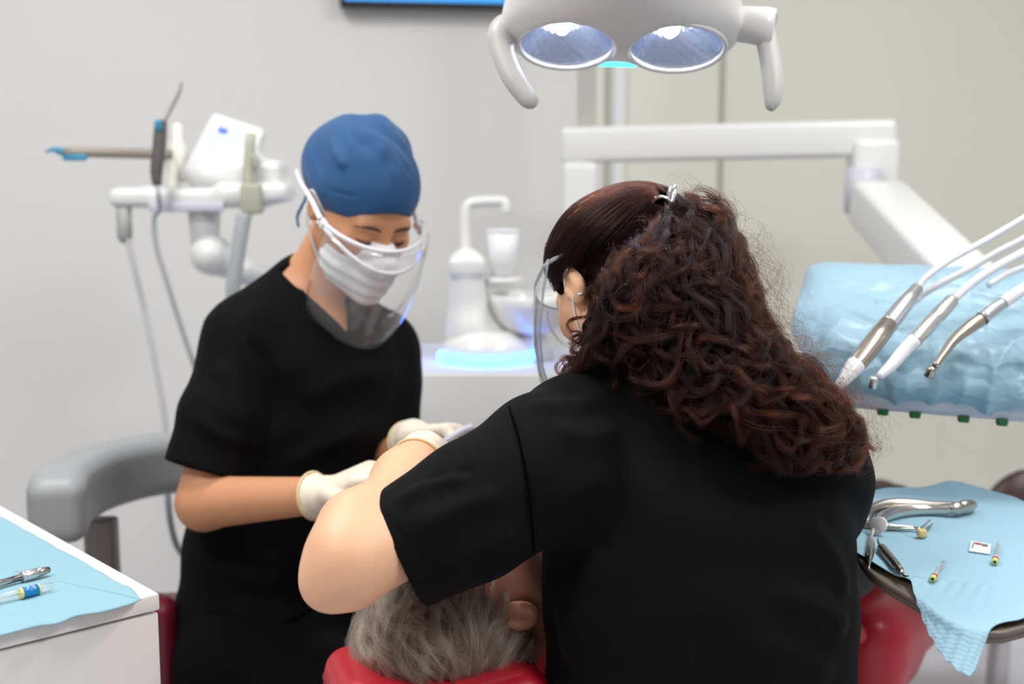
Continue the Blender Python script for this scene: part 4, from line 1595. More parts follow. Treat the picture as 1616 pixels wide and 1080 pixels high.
M_hairbase = mat('dark brown hair mass', (22, 11, 9), .9, spec=.05)
M_hairA = mat('black brown hair', (30, 22, 20), .6, bump=(250, .4, .002))
M_hairD = hair_mat('reddish brown curls', (12, 5, 4), (108, 40, 16), .23, .24, 1.3)
M_hairP = hair_mat('grey hair', (58, 45, 37), (196, 176, 152), .3, .0)
M_hairPb = mat('grey hair mass', (112, 100, 90), .8)
M_clip = mat('silver hair clip', (225, 225, 228), .18, .85)
M_shoe = mat('white clog', (225, 225, 225), .5)


def loft(f, rows, W, k=.03, grow=0.0):
    """rows: (point, half width, half depth)"""
    for (a, wa, da), (b, wb, db) in zip(rows[:-1], rows[1:]):
        f.add(ecap(a, b, (wa + grow, da + grow), (wb + grow, db + grow), W), k)


def limb(f, pts, rs, k=.02):
    for i in range(len(pts) - 1):
        f.add(rc(pts[i], pts[i + 1], rs[i], rs[i + 1]), k)


def glove(name, w, dirv, nrm, side, fore, k=1.0, curl=(25, 35, 25), r=.034):
    """latex glove over wrist and hand, cuff rolled at the forearm point fore"""
    segs, p = hand_segs(w, dirv, nrm, side, curl, k)
    allp = np.array([s[0] for s in segs] + [s[1] for s in segs] + [fore, w])
    f = Field(allp.min(0) - .06, allp.max(0) + .06, .0026)
    hand_prims(f, w, dirv, nrm, side, curl, k, .0012)
    f.add(rc(fore, w, r, .0305 * k), .012)
    ax = nz(np.asarray(fore) - np.asarray(w))
    f.cut(np.asarray(fore), ax)
    V, Q = f.mesh(1)
    N = f.grad(V)
    t = (V - w) @ ax
    V = V + N * (.0011 * np.sin(t * 260 + 3 * np.sin(V[:, 0] * 90)) * np.clip((t + .02) / .05, 0, 1))[:, None]
    return V, Q, ax


def cuff(fore, ax, r):
    u = nz(np.cross(ax, [0, .3, 1]))
    v = np.cross(ax, u)
    return tube([np.asarray(fore) + r * (math.cos(x) * u + math.sin(x) * v) for x in np.linspace(0, 2 * PI, 40)], .0021, 8, caps=False)


# ================================================================== DENTIST (curly hair, back to us)
D_HEAD = Head(P(974, 451, 1.65), (-.41, .71, -.57), (-.29, .5, .82), .93)
d_sh = P(832, 705, 1.45)
d_el = P(554, 892, 1.345)
d_wr = P(668, 716, 1.60)
d_W = nz((1, .16, -.06))
d_rows = [(P(1100, 1250, 1.53), .19, .125), (P(1108, 1080, 1.52), .180, .12), (P(1108, 960, 1.52), .184, .118), (P(1104, 850, 1.535), .186, .115), (P(1090, 760, 1.56), .182, .108),
          (P(1066, 700, 1.58), .165, .095), (P(1035, 640, 1.6), .12, .075), (P(1005, 590, 1.615), .07, .058)]
rsh = P(1272, 745, 1.60)
r_el = P(1205, 940, 1.80)
r_wr = P(1010, 860, 1.98)
dent = thing('person', P(1100, 1250, 1.5) * [1, 1, 0], 'person with long reddish-brown curls in black scrubs, seen from behind, leaning over the patient', 'person')
lo = np.array([-.55, 1.18, .45])
hi = np.array([.62, 2.15, 1.5])
f = Field(lo, hi, .004)
loft(f, d_rows, d_W, .03, -.012)
f.add(rc(P(1005, 600, 1.615), D_HEAD(0, -.025, -.06), .058, .054), .03)
limb(f, [P(860, 740, 1.46), P(740, 812, 1.42), d_el], [.05, .040, .0385])
limb(f, [d_el, d_el + (d_wr - d_el) * .3, d_el + (d_wr - d_el) * .72, d_wr], [.039, .044, .036, .0285], .025)
f.add(rc(P(556, 830, 1.38), P(545, 868, 1.355), .036, .036), .03)
f.add(rc(P(530, 915, 1.345), P(514, 926, 1.34), .026, .023), .03)
limb(f, [rsh, r_el, r_wr], [.06, .044, .028])
head_prims(f, D_HEAD)
dl_dir = nz(P(735, 720, 1.70) - d_wr + [0.0, .03, -.02])
hand_prims(f, d_wr, dl_dir, (0.2, .1, -1), 1, (20, 40, 30), .95, -.0018)
dr_dir = nz(P(880, 850, 1.95) - r_wr)
hand_prims(f, r_wr, dr_dir, (0, -.2, -1), -1, (20, 40, 30), .95, -.0018)
f.build('body', M_skinD, dent)

# scrub top
f = Field(lo - [.05, .05, .1], hi, .004)
loft(f, d_rows, d_W, .03)
f.add(rc(P(990, 640, 1.57), P(905, 672, 1.54), .068, .056), .03)
f.add(rc(P(905, 672, 1.54), P(852, 706, 1.475), .056, .060), .03)
f.add(rc(P(1085, 655, 1.6), P(1225, 715, 1.6), .075, .07), .04)
f.add(rc(P(1225, 715, 1.6), P(1285, 790, 1.62), .07, .065), .03)
hem = P(628, 873, 1.392)
mid = P(752, 803, 1.43)
ax = nz(hem - mid)
f2 = Field(lo - [.05, .05, .1], hi, .004)
f2.add(rc(P(862, 738, 1.47), mid, .082, .077), .0)
f2.add(rc(mid, hem + ax * .06, .077, .062), .012)
f2.cut(hem, nz(ax - (ax @ FWD) * FWD * .8))
f.merge(f2, .02)
f.add(rc(rsh, rsh + (r_el - rsh) * .75, .08, .066), .03)
f.sub(rc(P(995, 590, 1.63), D_HEAD(0, -.02, -.05), .052, .062), .008)
V, Q = f.mesh(2)
N = f.grad(V)
# seams and soft folds of the cloth
cr = [(f.line(p_), w_, a_) for p_, w_, a_ in (
    ([(803, 636), (818, 690), (832, 760), (840, 830), (843, 885)], .006, -.004),
    ([(830, 640), (900, 640), (965, 620)], .012, .005),
    ([(870, 675), (930, 690), (1000, 675)], .014, .006),
    ([(860, 790), (920, 770), (990, 735)], .016, .007),
    ([(855, 900), (900, 850), (980, 790)], .018, .007),
    ([(880, 1060), (910, 960), (960, 860)], .02, .010),
    ([(865, 960), (880, 1020), (900, 1075)], .014, -.008),
    ([(1200, 930), (1290, 960), (1335, 1000)], .018, .010),
    ([(1150, 1010), (1250, 1040), (1320, 1070)], .02, .009),
    ([(1260, 800), (1310, 880), (1335, 950)], .016, .008),
    ([(620, 800), (680, 768), (740, 745)], .010, .006),
    ([(650, 840), (720, 805), (800, 780)], .013, .007),
    ([(690, 905), (760, 865), (825, 845)], .012, .006),
    ([(670, 765), (705, 750), (760, 740)], .007, -.004),
    ([(596, 800), (650, 862), (702, 915)], .004, -.002),
    ([(1080, 700), (1095, 850), (1100, 1050)], .008, -.002))]
V = crease(V, N, cr)
q = V - P(1100, 850, 1.5)
V = V + N * (.0022 * np.sin(q[:, 0] * 38 + q[:, 2] * 30 + 2 * np.sin(q[:, 2] * 14)) * np.sin(q[:, 2] * 22 - q[:, 0] * 12))[:, None]
top = mesh_obj('scrub_top', V, Q, M_scrub, dent)
sl = f.line([(803, 642), (818, 690), (832, 760), (840, 830), (843, 880)])
mesh_obj('sleeve_seam', *tube(sl, .0011, 6), M_seamk, top)
# trousers and stool below the picture
f = Field(P(1100, 1250, 1.5) - [.45, .3, .62], P(1100, 1250, 1.5) + [.45, .75, .25], .01)
hip = P(1100, 1290, 1.53)
f.add(ecap(hip + [-.06, 0, 0], hip + [.06, 0, 0], (.13, .12), (.13, .12), (0, 1, 0)), .03)
for s in (-1, 1):
    kn = hip + [s * .13 - .06, .36, -.02]
    an = kn + [0, .03, -.4]
    limb(f, [hip + [s * .08, .02, 0], kn, an], [.095, .065, .05], .03)
f.build('scrub_trousers', M_trouser, dent)
for s in (-1, 1):
    an = hip + [s * .13 - .06, .39, -.42]
    f = Field(an - [.1, .15, .12], an + [.1, .25, .1], .006)
    f.add(ecap([an[0], an[1] - .04, .04], [an[0], an[1] + .12, .03], (.04, .035), (.042, .025), (1, 0, 0)), .02)
    f.add(rc(an + [0, 0, .02], [an[0], an[1], .06], .045, .04), .02)
    f.cut([0, 0, .003], (0, 0, -1))
    f.build('clog', M_shoe, dent)
ds = hip * [1, 1, 0]
t = thing('dentist_stool', ds, 'red round stool under the curly-haired dentist, below the picture', 'stool')
zs = hip[2] - .115
mesh_obj('seat', *lathe([(.14, 0), (.18, .01), (.19, .035), (.18, .06), (.14, .07)], (ds[0], ds[1], zs - .07), (0, 0, 1), 40), M_red, t)
mesh_obj('post', *lathe([(.028, 0), (.028, zs - .1)], (ds[0], ds[1], .04), (0, 0, 1), 18), M_satin, t)
mesh_obj('base', *lathe([(.22, 0), (.22, .02), (.04, .05)], (ds[0], ds[1], 0), (0, 0, 1), 40), M_satin, t)

# gloves
fore = d_wr + nz(d_el - d_wr) * .028
V, Q, ax = glove('glove', d_wr, dl_dir, (0.2, .1, -1), 1, fore, .95, (20, 40, 30), .0325)
g = mesh_obj('glove', V, Q, M_glove, dent)
mesh_obj('cuff', *cuff(fore, ax, .0328), M_gloverim, g)
fore = r_wr + nz(r_el - r_wr) * .03
V, Q, ax = glove('glove', r_wr, dr_dir, (0, -.2, -1), -1, fore, .95, (20, 40, 30), .033)
g = mesh_obj('glove', V, Q, M_glove, dent)
mesh_obj('cuff', *cuff(fore, ax, .0335), M_gloverim, g)


def mask_mesh(H, res=.0026):
    f = Field(H.c - .2, H.c + .2, res)
    f.add(H.e((0, .034, -.066), (.0685, .073, .068)), .0)
    f.add(H.rc((0, .094, -.008), (0, .112, -.04), .012, .014), .035)
    f.add(H.rc((0, .112, -.04), (0, .098, -.1), .02, .022), .04)
    f.cut(H(0, .10, -.004), nz(H.U * .95 + H.F * -.15))
    f.cut(H(0, .022, 0), -H.F)
    f.cut(H(0, 0, -.128), -H.U)
    V, Q = f.mesh(2)
    N = f.grad(V)
    L = (V - H.c) @ H.M.T / H.k
    z, x = L[:, 2], L[:, 0]
    V = V + N * (.0014 * np.sin((z + .12 * x * x * 8) * 260) * np.clip((.055 - np.abs(z + .065)) / .02, 0, 1))[:, None]
    return V, Q


V, Q = mask_mesh(D_HEAD)
mk = mesh_obj('face_mask', V, Q, M_mask, dent)
for s in (-1, 1):
    mb = MB()
    for z0, z1 in ((-.025, .018), (-.1, -.02)):
        mb.add(tube(D_HEAD.arr([[s * .058, .032, z0], [s * .077, .012, (z0 + z1) / 2], [s * .086, -.012, z1], [s * .082, -.028, z1 - .004]]), .0016, 8, 5))
    mb.build('ear_loop', M_loop, mk)

# clear face shield
H = D_HEAD
sh = thing  # (worn: child of the person)
rows = []
for z, ry, rx, am in ((.034, .128, .096, 1.62), (.018, .145, .1, 1.58), (.0, .158, .104, 1.5), (-.04, .178, .11, 1.34), (-.08, .186, .112, 1.2), (-.12, .18, .109, 1.08), (-.15, .168, .104, .95)):
    a = np.linspace(-am, am, 40)
    rows.append([[rx * math.sin(x), .0 + ry * math.cos(x * .97) ** .85, z + .012 * (x / 1.6) ** 2] for x in a])
g = H.arr(np.array(rows))
vs = mesh_obj('face_shield', *sheet(g, .0012), M_visor2, dent)
mb = MB()
mb.add(tube(g[0], .0016, 8))
mb.add(tube(g[-1], .0013, 8))
mb.add(tube(g[:, 0], .0016, 8))
mb.add(tube(g[:, -1], .0016, 8))
mb.build('shield_edge', clear_mat('shield edge painted highlight', tint=(225, 228, 232), haze=.25), vs)  # rim of the visor: its white edge highlight is painted in as haze
mb = MB()
for s in (-1, 1):
    mesh_obj('shield_temple', *tube(H.arr([[s * .0975, .016, .044], [s * .093, -.008, .042], [s * .085, -.034, .036]]), .0028, 10, 6, .6), clear_mat('clear temple', tint=(232, 232, 235), haze=.35), vs)
xx = np.linspace(-1.2, 1.2, 20)
mesh_obj('nose_frame', *tube(H.arr([[.094 * math.sin(x), .02 + .098 * math.cos(x), -.02 - .02 * math.cos(x * 2)] for x in xx]), .002, 8), clear_mat('clear nose frame', haze=.3), vs)

# ---- hair volume
HV = Field(P(1080, 520, 1.6) - [.36, .3, .34], P(1080, 520, 1.6) + [.36, .3, .26], .006)


def hv(px, py, d, r, k=.04):
    HV.add(ell(P(px, py, d), (r, r, r)), k, .08)


HV.add(ell(D_HEAD(0, -.014, .036), (.083, .1, .08), D_HEAD.M), .03, .08)
for q in ((1080, 395, 1.60, .068), (1105, 455, 1.56, .072), (1030, 480, 1.55, .078), (988, 490, 1.575, .042), (1030, 540, 1.54, .072), (1110, 535, 1.52, .072),
          (950, 542, 1.56, .028), (930, 572, 1.55, .02), (1150, 590, 1.49, .058), (1080, 600, 1.485, .052), (1200, 630, 1.475, .052), (1130, 640, 1.46, .04),
          (1245, 650, 1.46, .046), (1190, 670, 1.44, .034), (1290, 672, 1.47, .032), (1235, 690, 1.44, .026), (1325, 690, 1.49, .02)):
    hv(*q)
V, Q = HV.mesh(1)
N = HV.grad(V)
q = V
n_ = .004 * np.sin(q[:, 0] * 140 + 3 * np.sin(q[:, 2] * 90)) * np.sin(q[:, 2] * 120 + 2 * np.sin(q[:, 0] * 70))
# clear the face: pull the mass back from the open cheek and ear
V = V + N * (n_ - .013)[:, None]
hair = mesh_obj('hair', V, Q, M_hairbase, dent)

CLIP = P(1045, 322, 1.62)


def surf_pts(n, rng, keep):
    tri = rng.integers(0, len(Q), n * 8)
    p = V[Q[tri]].mean(1)
    p = p[keep(p)]
    return p[:n] + rng.normal(0, .002, (min(n, len(p)), 3))


def pix(p):
    q = p - CAM
    d = q @ FWD
    return 808 + FPX * (q @ RGT) / d, 540 - FPX * (q @ UPV) / d, d


YL = [300, 330, 352, 385, 420, 450, 500, 540, 580, 605]
XL = [1050, 1048, 1012, 975, 950, 940, 930, 918, 896, 885]
XB = [870, 960, 1000, 1040, 1100, 1150, 1200, 1245, 1300, 1355, 1400]
YB = [605, 590, 604, 658, 668, 674, 716, 748, 736, 742, 700]
YR = [285, 330, 400, 450, 500, 545, 590, 640, 690, 740]
XR = [1105, 1150, 1178, 1195, 1208, 1240, 1290, 1335, 1362, 1366]


def inside(x, y, m=0):
    """the curly part of the head of hair"""
    return (x > np.interp(y, YL, XL) + m) & (y < np.interp(x, XB, YB) - m) & (x < np.interp(y, YR, XR) - m) & (y > 292 + m)


rng = np.random.default_rng(3)


def keep(p):
    x, y, d = pix(p)
    return inside(x, y, 3) & (d < 1.74)


NL = 1000
p0 = surf_pts(NL, rng, keep)
NL = len(p0)
px, py, _ = pix(p0)
ang = rng.normal(0, .5, NL)
turn = rng.normal(0, .35, NL)


def dirs(p, i):
    x, y, d = pix(p)
    away = p - CLIP
    away /= np.maximum(1e-6, np.linalg.norm(away, axis=1))[:, None]
    w = np.clip((470 - y) / 130, 0, 1)[:, None]
    lean = np.clip((x - 960) / 120, 0, .75)[:, None] * np.clip((y - 420) / 120, .2, 1)[:, None] + np.clip((np.interp(y, YL, XL) + 22 - x) / 20, 0, 1)[:, None]
    dn = lean * RGT - UPV
    v = w * away * 1.1 + (1 - w * .7) * dn
    a_ = ang + turn * i / 12
    vr, vu = v @ RGT, v @ UPV
    c, s = np.cos(a_), np.sin(a_)
    return (v - vr[:, None] * RGT - vu[:, None] * UPV) + (vr * c - vu * s)[:, None] * RGT + (vr * s + vu * c)[:, None] * UPV


NP = 52
offs = rng.uniform(-.009, .006, NL)
step = rng.uniform(.0016, .0030, NL)
G = []
p = p0.copy()
for i in range(NP):
    g = HV.grad(p)
    p = p - g * (HV.sample(p) - offs)[:, None] * .8
    G.append(p.copy())
    d = dirs(p, i)
    g = HV.grad(p)
    d = d - (d * g).sum(1)[:, None] * g * .85
    d /= np.maximum(1e-6, np.linalg.norm(d, axis=1))[:, None]
    p = p + d * step[:, None]
G = np.stack(G, 1)
gx, gy, _ = pix(G.reshape(-1, 3))
ok = inside(gx, gy, 4).reshape(NL, NP).mean(1) > np.where(rng.uniform(0, 1, NL) < .3, .72, .97)
G, px, py = G[ok], px[ok], py[ok]
NL = len(G)
R = rng.uniform(.005, .0135, NL)
R = R * np.clip((px - np.interp(py, YL, XL)) / 50, .45, 1) * (1 + .35 * np.clip((py - np.interp(px, XB, YB) + 90) / 60, 0, 1))
turns = rng.uniform(1.1, 2.1, NL) * (.009 / np.maximum(R, .006)) ** .5
PER = 46
S = curl_locks(G, HV, PER, R, turns, .0027, rng, .12, .5)
tl = np.repeat(rng.beta(1.0, 4.5, NL) * .85 - .27, PER) + rng.normal(0, .12, NL * PER)
pxm = np.repeat(px, PER)
pym = np.repeat(py, PER)
tl = tl + .2 * np.clip((pym - 520) / 160, 0, 1) - .1 * np.clip((980 - pxm) / 80, 0, 1)
hair_obj('curl', S, .00017, tl, M_hairD, hair)['kind'] = 'stuff'
# loose hairs round the outline
NF = 420
pf = surf_pts(NF, rng, keep)[:420]
NF = len(pf)
ang = rng.normal(0, 1.1, NF)
turn = rng.normal(0, .9, NF)
offs = rng.uniform(.008, .026, NF)
step = rng.uniform(.0015, .004, NF)
G = []
p = pf.copy()
for i in range(NP):
    g = HV.grad(p)
    p = p - g * (HV.sample(p) - offs * min(1, i / 14))[:, None] * .4
    G.append(p.copy())
    d = dirs(p, i)
    p = p + d / np.maximum(1e-6, np.linalg.norm(d, axis=1))[:, None] * step[:, None] + g * .0003
G = np.stack(G, 1)
gx, gy, _ = pix(G.reshape(-1, 3))
G = G[((gy < np.interp(gx, XB, YB) + 8) & (gx > np.interp(gy, YL, XL) - 12)).reshape(NF, NP).mean(1) > .97]
NF = len(G)
S = curl_locks(G, HV, 2, rng.uniform(.004, .011, NF), rng.uniform(1, 3, NF), .002, rng, .8)
hair_obj('flyaway', S, .00012, rng.uniform(-.1, .3, len(S)), M_hairD, hair)['kind'] = 'stuff'

# pulled-back hair from the forehead to the clip
SK = Field(D_HEAD.c - .2, D_HEAD.c + .2, .006)
SK.add(ell(D_HEAD(0, -.012, .036), (.081, .1, .080), D_HEAD.M), .0, .09)
SK.add(ell(CLIP + np.array([-.01, .01, -.03]), (.05, .05, .045)), .04, .09)
n = 3000
th = rng.uniform(-2.5, 2.5, n)
zz = np.where(np.abs(th) > 1.15, rng.uniform(.012, .06, n), rng.uniform(.05, .1, n))
pa = D_HEAD.arr(np.stack([.083 * np.sin(th), .09 * np.cos(th) - .0, zz], 1))
wob = rng.normal(0, 1, n)


def to_clip(p, i):
    v = CLIP - p
    d = np.linalg.norm(v, axis=1)[:, None]
    sag = np.clip((d - .03) / .1, 0, 1)
    return v / np.maximum(d, 1e-6) + sag * (.0 * UPV) + .06 * np.sin(i * .25 + wob * 3)[:, None] * UPV


NPB = 34
dist = np.linalg.norm(CLIP - pa, axis=1)
p = pa.copy()
G = []
off = rng.uniform(-.001, .0065, n)
stp = dist * 1.12 / NPB
for i in range(NPB):
    g = SK.grad(p)
    p = p - g * (SK.sample(p) - off)[:, None] * .7
    G.append(p.copy())
    d = to_clip(p, i)
    g = SK.grad(p)
    d = d - (d * g).sum(1)[:, None] * g * .8
    d /= np.maximum(1e-6, np.linalg.norm(d, axis=1))[:, None]
    rem = np.linalg.norm(CLIP - p, axis=1)
    p = p + d * np.minimum(stp, rem * .5)[:, None]
G = np.stack(G, 1)
band = np.sin(th * 23) * .5 + np.sin(th * 51 + 1) * .5
G = G + (.0012 * np.sin(np.linspace(0, 9, NPB)[None, :] + wob[:, None] * 2) * np.sin(np.linspace(0, PI, NPB))[None, :])[..., None] * UPV
hair_obj('pulled_back_hair', G, .00024, rng.uniform(-.34, -.04, n) + .2 * band + .22 * np.random.default_rng(4).uniform(-1, 1, 400)[((th + 3) * 14).astype(int)], M_hairD, hair)['kind'] = 'stuff'
# matching mass under it
f = Field(D_HEAD.c - .18, D_HEAD.c + .2, .005)
f.add(ell(D_HEAD(0, -.012, .036), (.079, .098, .078), D_HEAD.M), 0)
f.cut(D_HEAD(0, .083, .058), nz(D_HEAD.F * .75 - D_HEAD.U * .66))
f.cut(D_HEAD(0, .0, .0), nz(-D_HEAD.U + D_HEAD.F * .15))
f.build('hair_cap', M_hairbase, hair)
# side curls hanging before the cheek
NS = 10
rng = np.random.default_rng(9)
starts = [(928, 480), (934, 500), (928, 515), (938, 520), (918, 535), (928, 545), (912, 552), (932, 560), (905, 562), (918, 572), (930, 560), (910, 565), (895, 570), (922, 580), (940, 575), (905, 585)]
G = []
for i, (x, y) in enumerate(starts[:NS]):
    d = 1.565 + rng.uniform(-.01, .012)
    pts_ = [P(x + 18, y - 12, d + .005)]
    for k in range(1, 6):
        pts_.append(P(x - k * rng.uniform(1, 7) + 6 * math.sin(k * 2 + i), y + k * 12, d - .002 * k))
    G.append(catmull(pts_, 8))
G = np.array(G)[:, :40]
S = curl_locks(G, HV, 22, rng.uniform(.004, .009, NS), rng.uniform(1.2, 2.4, NS), .0013, rng, .15)
hair_obj('side_curl', S, .00026, rng.uniform(-.15, .08, len(S)), M_hairD, hair)['kind'] = 'stuff'
# hair clip
cl = MB()
cx = CLIP + UPV * .004 - FWD * .012
aa = np.linspace(-.3, PI + .2, 24)
cl.add(tube([cx + RGT * (.012 * math.cos(x) - .003) + UPV * (.011 * math.sin(x) - .008) - FWD * .004 * math.sin(x) for x in aa], .0024, 10, 0, 1.6))
cl.add(tube([cx + RGT * .006 + UPV * -.004, cx + RGT * .01 + UPV * .012, cx + RGT * .016 + UPV * .018], [.004, .0045, .002], 10, 4))
cl.add(tube([cx + RGT * .01 + UPV * -.006 - FWD * .004, cx + RGT * .014 + UPV * .008, cx + RGT * .012 + UPV * .016], [.003, .004, .002], 10, 4))
cl.build('hair_clip', M_clip, dent)

# ================================================================== ASSISTANT (blue cap)
Fa = np.array([math.sin(math.radians(34)) * math.cos(math.radians(31)), -math.cos(math.radians(34)) * math.cos(math.radians(31)), -math.sin(math.radians(31))])
Ua = np.array([0, 0, 1.0]) + .06 * np.array([.8, .5, 0])
A_HEAD = Head(P(570, 330, 2.06), Fa, Ua, .95)
ass = thing('person', P(430, 1060, 2.15) * [1, 1, 0], 'person in blue cap, clear face shield and white mask, black scrubs, seated facing the patient', 'person')
a_W = nz((-.88, -.47, 0))
a_rows = [(P(440, 1075, 2.15), .145, .135), (P(420, 985, 2.16), .150, .13), (P(430, 870, 2.16), .145, .115), (P(455, 770, 2.15), .155, .115), (P(474, 660, 2.14), .162, .112), (P(478, 580, 2.13), .166, .105),
          (P(480, 525, 2.13), .15, .085), (P(484, 475, 2.14), .085, .065), (P(490, 445, 2.14), .055, .052)]
a_shR, a_elR, a_wrR = P(372, 560, 2.05), P(322, 794, 1.99), P(505, 782, 1.86)
a_shL, a_elL, a_wrL = P(600, 560, 2.24), P(612, 740, 2.2), P(652, 690, 2.0)
lo, hi = np.array([-.75, 1.6, .5]), np.array([.15, 2.45, 1.55])
f = Field(lo, hi, .0036)
loft(f, a_rows, a_W, .03, -.011)
f.add(rc(P(492, 470, 2.14), A_HEAD(0, -.03, -.06), .055, .052), .025)
f.add(rc(P(492, 470, 2.14), P(420, 500, 2.11), .045, .04), .03)
limb(f, [a_shR, a_shR + (a_elR - a_shR) * .5, a_elR], [.055, .048, .040])
limb(f, [a_elR, a_wrR], [.041, .0265], .018)
limb(f, [a_shL, a_elL, a_wrL], [.055, .04, .028])
head_prims(f, A_HEAD)
ar_dir = nz(P(650, 712, 1.80) - a_wrR)
al_dir = nz(P(745, 682, 1.95) - a_wrL)
hand_prims(f, a_wrR, ar_dir, (.1, .1, -1), 1, (20, 35, 25), .93, -.004)
hand_prims(f, a_wrL, al_dir, (0.1, -.5, -1), -1, (30, 45, 30), .93, -.0018)
f.build('body', M_skinA, ass)

f = Field(lo - [0, 0, .08], hi, .004)
loft(f, a_rows, a_W, .03)
f.add(rc(P(470, 492, 2.13), P(385, 535, 2.07), .052, .062), .035)
f.add(rc(P(515, 490, 2.16), P(590, 540, 2.22), .052, .06), .035)
hemA = P(322, 745, 2.0)
f2 = Field(lo - [0, 0, .08], hi, .004)
midA = P(349, 660, 2.02)
axA = nz(hemA - midA)
f2.add(rc(P(380, 566, 2.06), midA, .066, .066), .0)
f2.add(rc(midA, hemA + axA * .06, .066, .0605), .012)
f2.cut(hemA, nz(axA + np.array([-.08, 0, -.1])))
f.merge(f2, .022)
f.add(rc(a_shL, a_shL + (a_elL - a_shL) * .8, .072, .06), .03)
# neck opening and V
f.sub(rc(P(492, 470, 2.14), A_HEAD(0, -.02, -.05), .056, .066), .004)
vp = P(555, 524, 2.03)
nf = P(505, 470, 2.08)
_D = nz(np.array([.3, -.95, .05]))
_t0, _t1, _t2 = P(556, 530, 2.03), P(458, 440, 2.06), P(561, 440, 2.03)
_n1 = nz(np.cross(_t1 - _t0, _D))
_n2 = nz(np.cross(_t2 - _t0, _D))
_in = P(520, 470, 2.03) - _t0
_n1 = _n1 if _n1 @ _in < 0 else -_n1
_n2 = _n2 if _n2 @ _in < 0 else -_n2
f.sub((P(440, 540, 1.9) - .05, P(600, 420, 2.15) + .0, lambda X, Y, Z: np.maximum(np.maximum((X - _t0[0]) * _n1[0] + (Y - _t0[1]) * _n1[1] + (Z - _t0[2]) * _n1[2],
                                                                            (X - _t0[0]) * _n2[0] + (Y - _t0[1]) * _n2[1] + (Z - _t0[2]) * _n2[2]), Y - 2.09)), .002)
V, Q = f.mesh(2)
N = f.grad(V)
cr = [(f.line(p_), w_, a_) for p_, w_, a_ in (
    ([(395, 530), (430, 600), (438, 700)], .012, -.008),
    ([(440, 740), (520, 700), (600, 660)], .018, .010),
    ([(470, 640), (540, 600), (610, 590)], .02, .008),
    ([(300, 650), (350, 690), (420, 700)], .012, .007),
    ([(340, 570), (370, 620), (390, 700)], .014, .007),
    ([(310, 870), (380, 910), (460, 920)], .016, .009),
    ([(330, 950), (420, 980), (500, 960)], .016, .009),
    ([(420, 860), (440, 940), (470, 1000)], .012, .008),
    ([(460, 440), (505, 490), (552, 530)], .007, .004),
    ([(556, 530), (575, 505), (592, 480)], .007, .004))]
V = crease(V, N, cr)
q = V - P(450, 700, 2.1)
V = V + N * (.0025 * np.sin(q[:, 0] * 34 + q[:, 2] * 26 + 2 * np.sin(q[:, 2] * 12)) * np.sin(q[:, 2] * 20 - q[:, 0] * 14))[:, None]
mesh_obj('scrub_top', V, Q, M_scrub, ass)
hipA = P(450, 1035, 2.15)
f = Field(hipA - [.35, .6, .75], hipA + [.7, .35, .2], .009)
f.add(ecap(hipA + [-.05, -.03, .02], hipA + [.06, .03, .02], (.13, .125), (.13, .125), (0, 0, 1)), .03)
knees = []
for s, kx, ky in ((1, .30, -.24), (-1, .33, -.05)):
    h0 = hipA + np.array([-.88, -.47, 0]) * s * .085
    kn = hipA + [kx - s * .05, ky, .0]
    an = np.array([kn[0] + .02, kn[1] - .0, .10])
    knees.append(an)
    limb(f, [h0, kn, an], [.1, .068, .05], .03)
f.build('scrub_trousers', M_trouser, ass)
for an in knees:
    f = Field(an - [.16, .2, .11], an + [.25, .2, .1], .006)
    f.add(ecap([an[0] - .03, an[1] + .02, .045], [an[0] + .11, an[1] - .06, .032], (.04, .035), (.042, .025), (.5, .8, 0)), .02)
    f.add(rc(an, [an[0], an[1], .06], .045, .04), .02)
    f.cut([0, 0, .003], (0, 0, -1))
    f.build('clog', M_shoe, ass)
fore = a_wrR + nz(a_elR - a_wrR) * .012
V, Q, ax = glove('glove', a_wrR, ar_dir, (.1, .1, -1), 1, fore, .93, (20, 35, 25), .0345)
g = mesh_obj('glove', V, Q, M_glove, ass)
mesh_obj('cuff', *cuff(fore, ax, .0345), M_gloverim, g)
fore = a_wrL + nz(a_elL - a_wrL) * .03
V, Q, ax = glove('glove', a_wrL, al_dir, (0.1, -.5, -1), -1, fore, .93, (30, 45, 30), .033)
g = mesh_obj('glove', V, Q, M_glove, ass)
mesh_obj('cuff', *cuff(fore, ax, .0335), M_gloverim, g)
tq = thing('suction_tip', P(715, 688, 1.93), 'lilac-grey suction tip held in the gloved fingers above the patient', 'suction tip')
mesh_obj('tube', *tube([P(680, 712, 1.93), P(705, 697, 1.92), P(728, 682, 1.92), P(745, 675, 1.93)], .0065, 12, 5), M_lilac, tq)

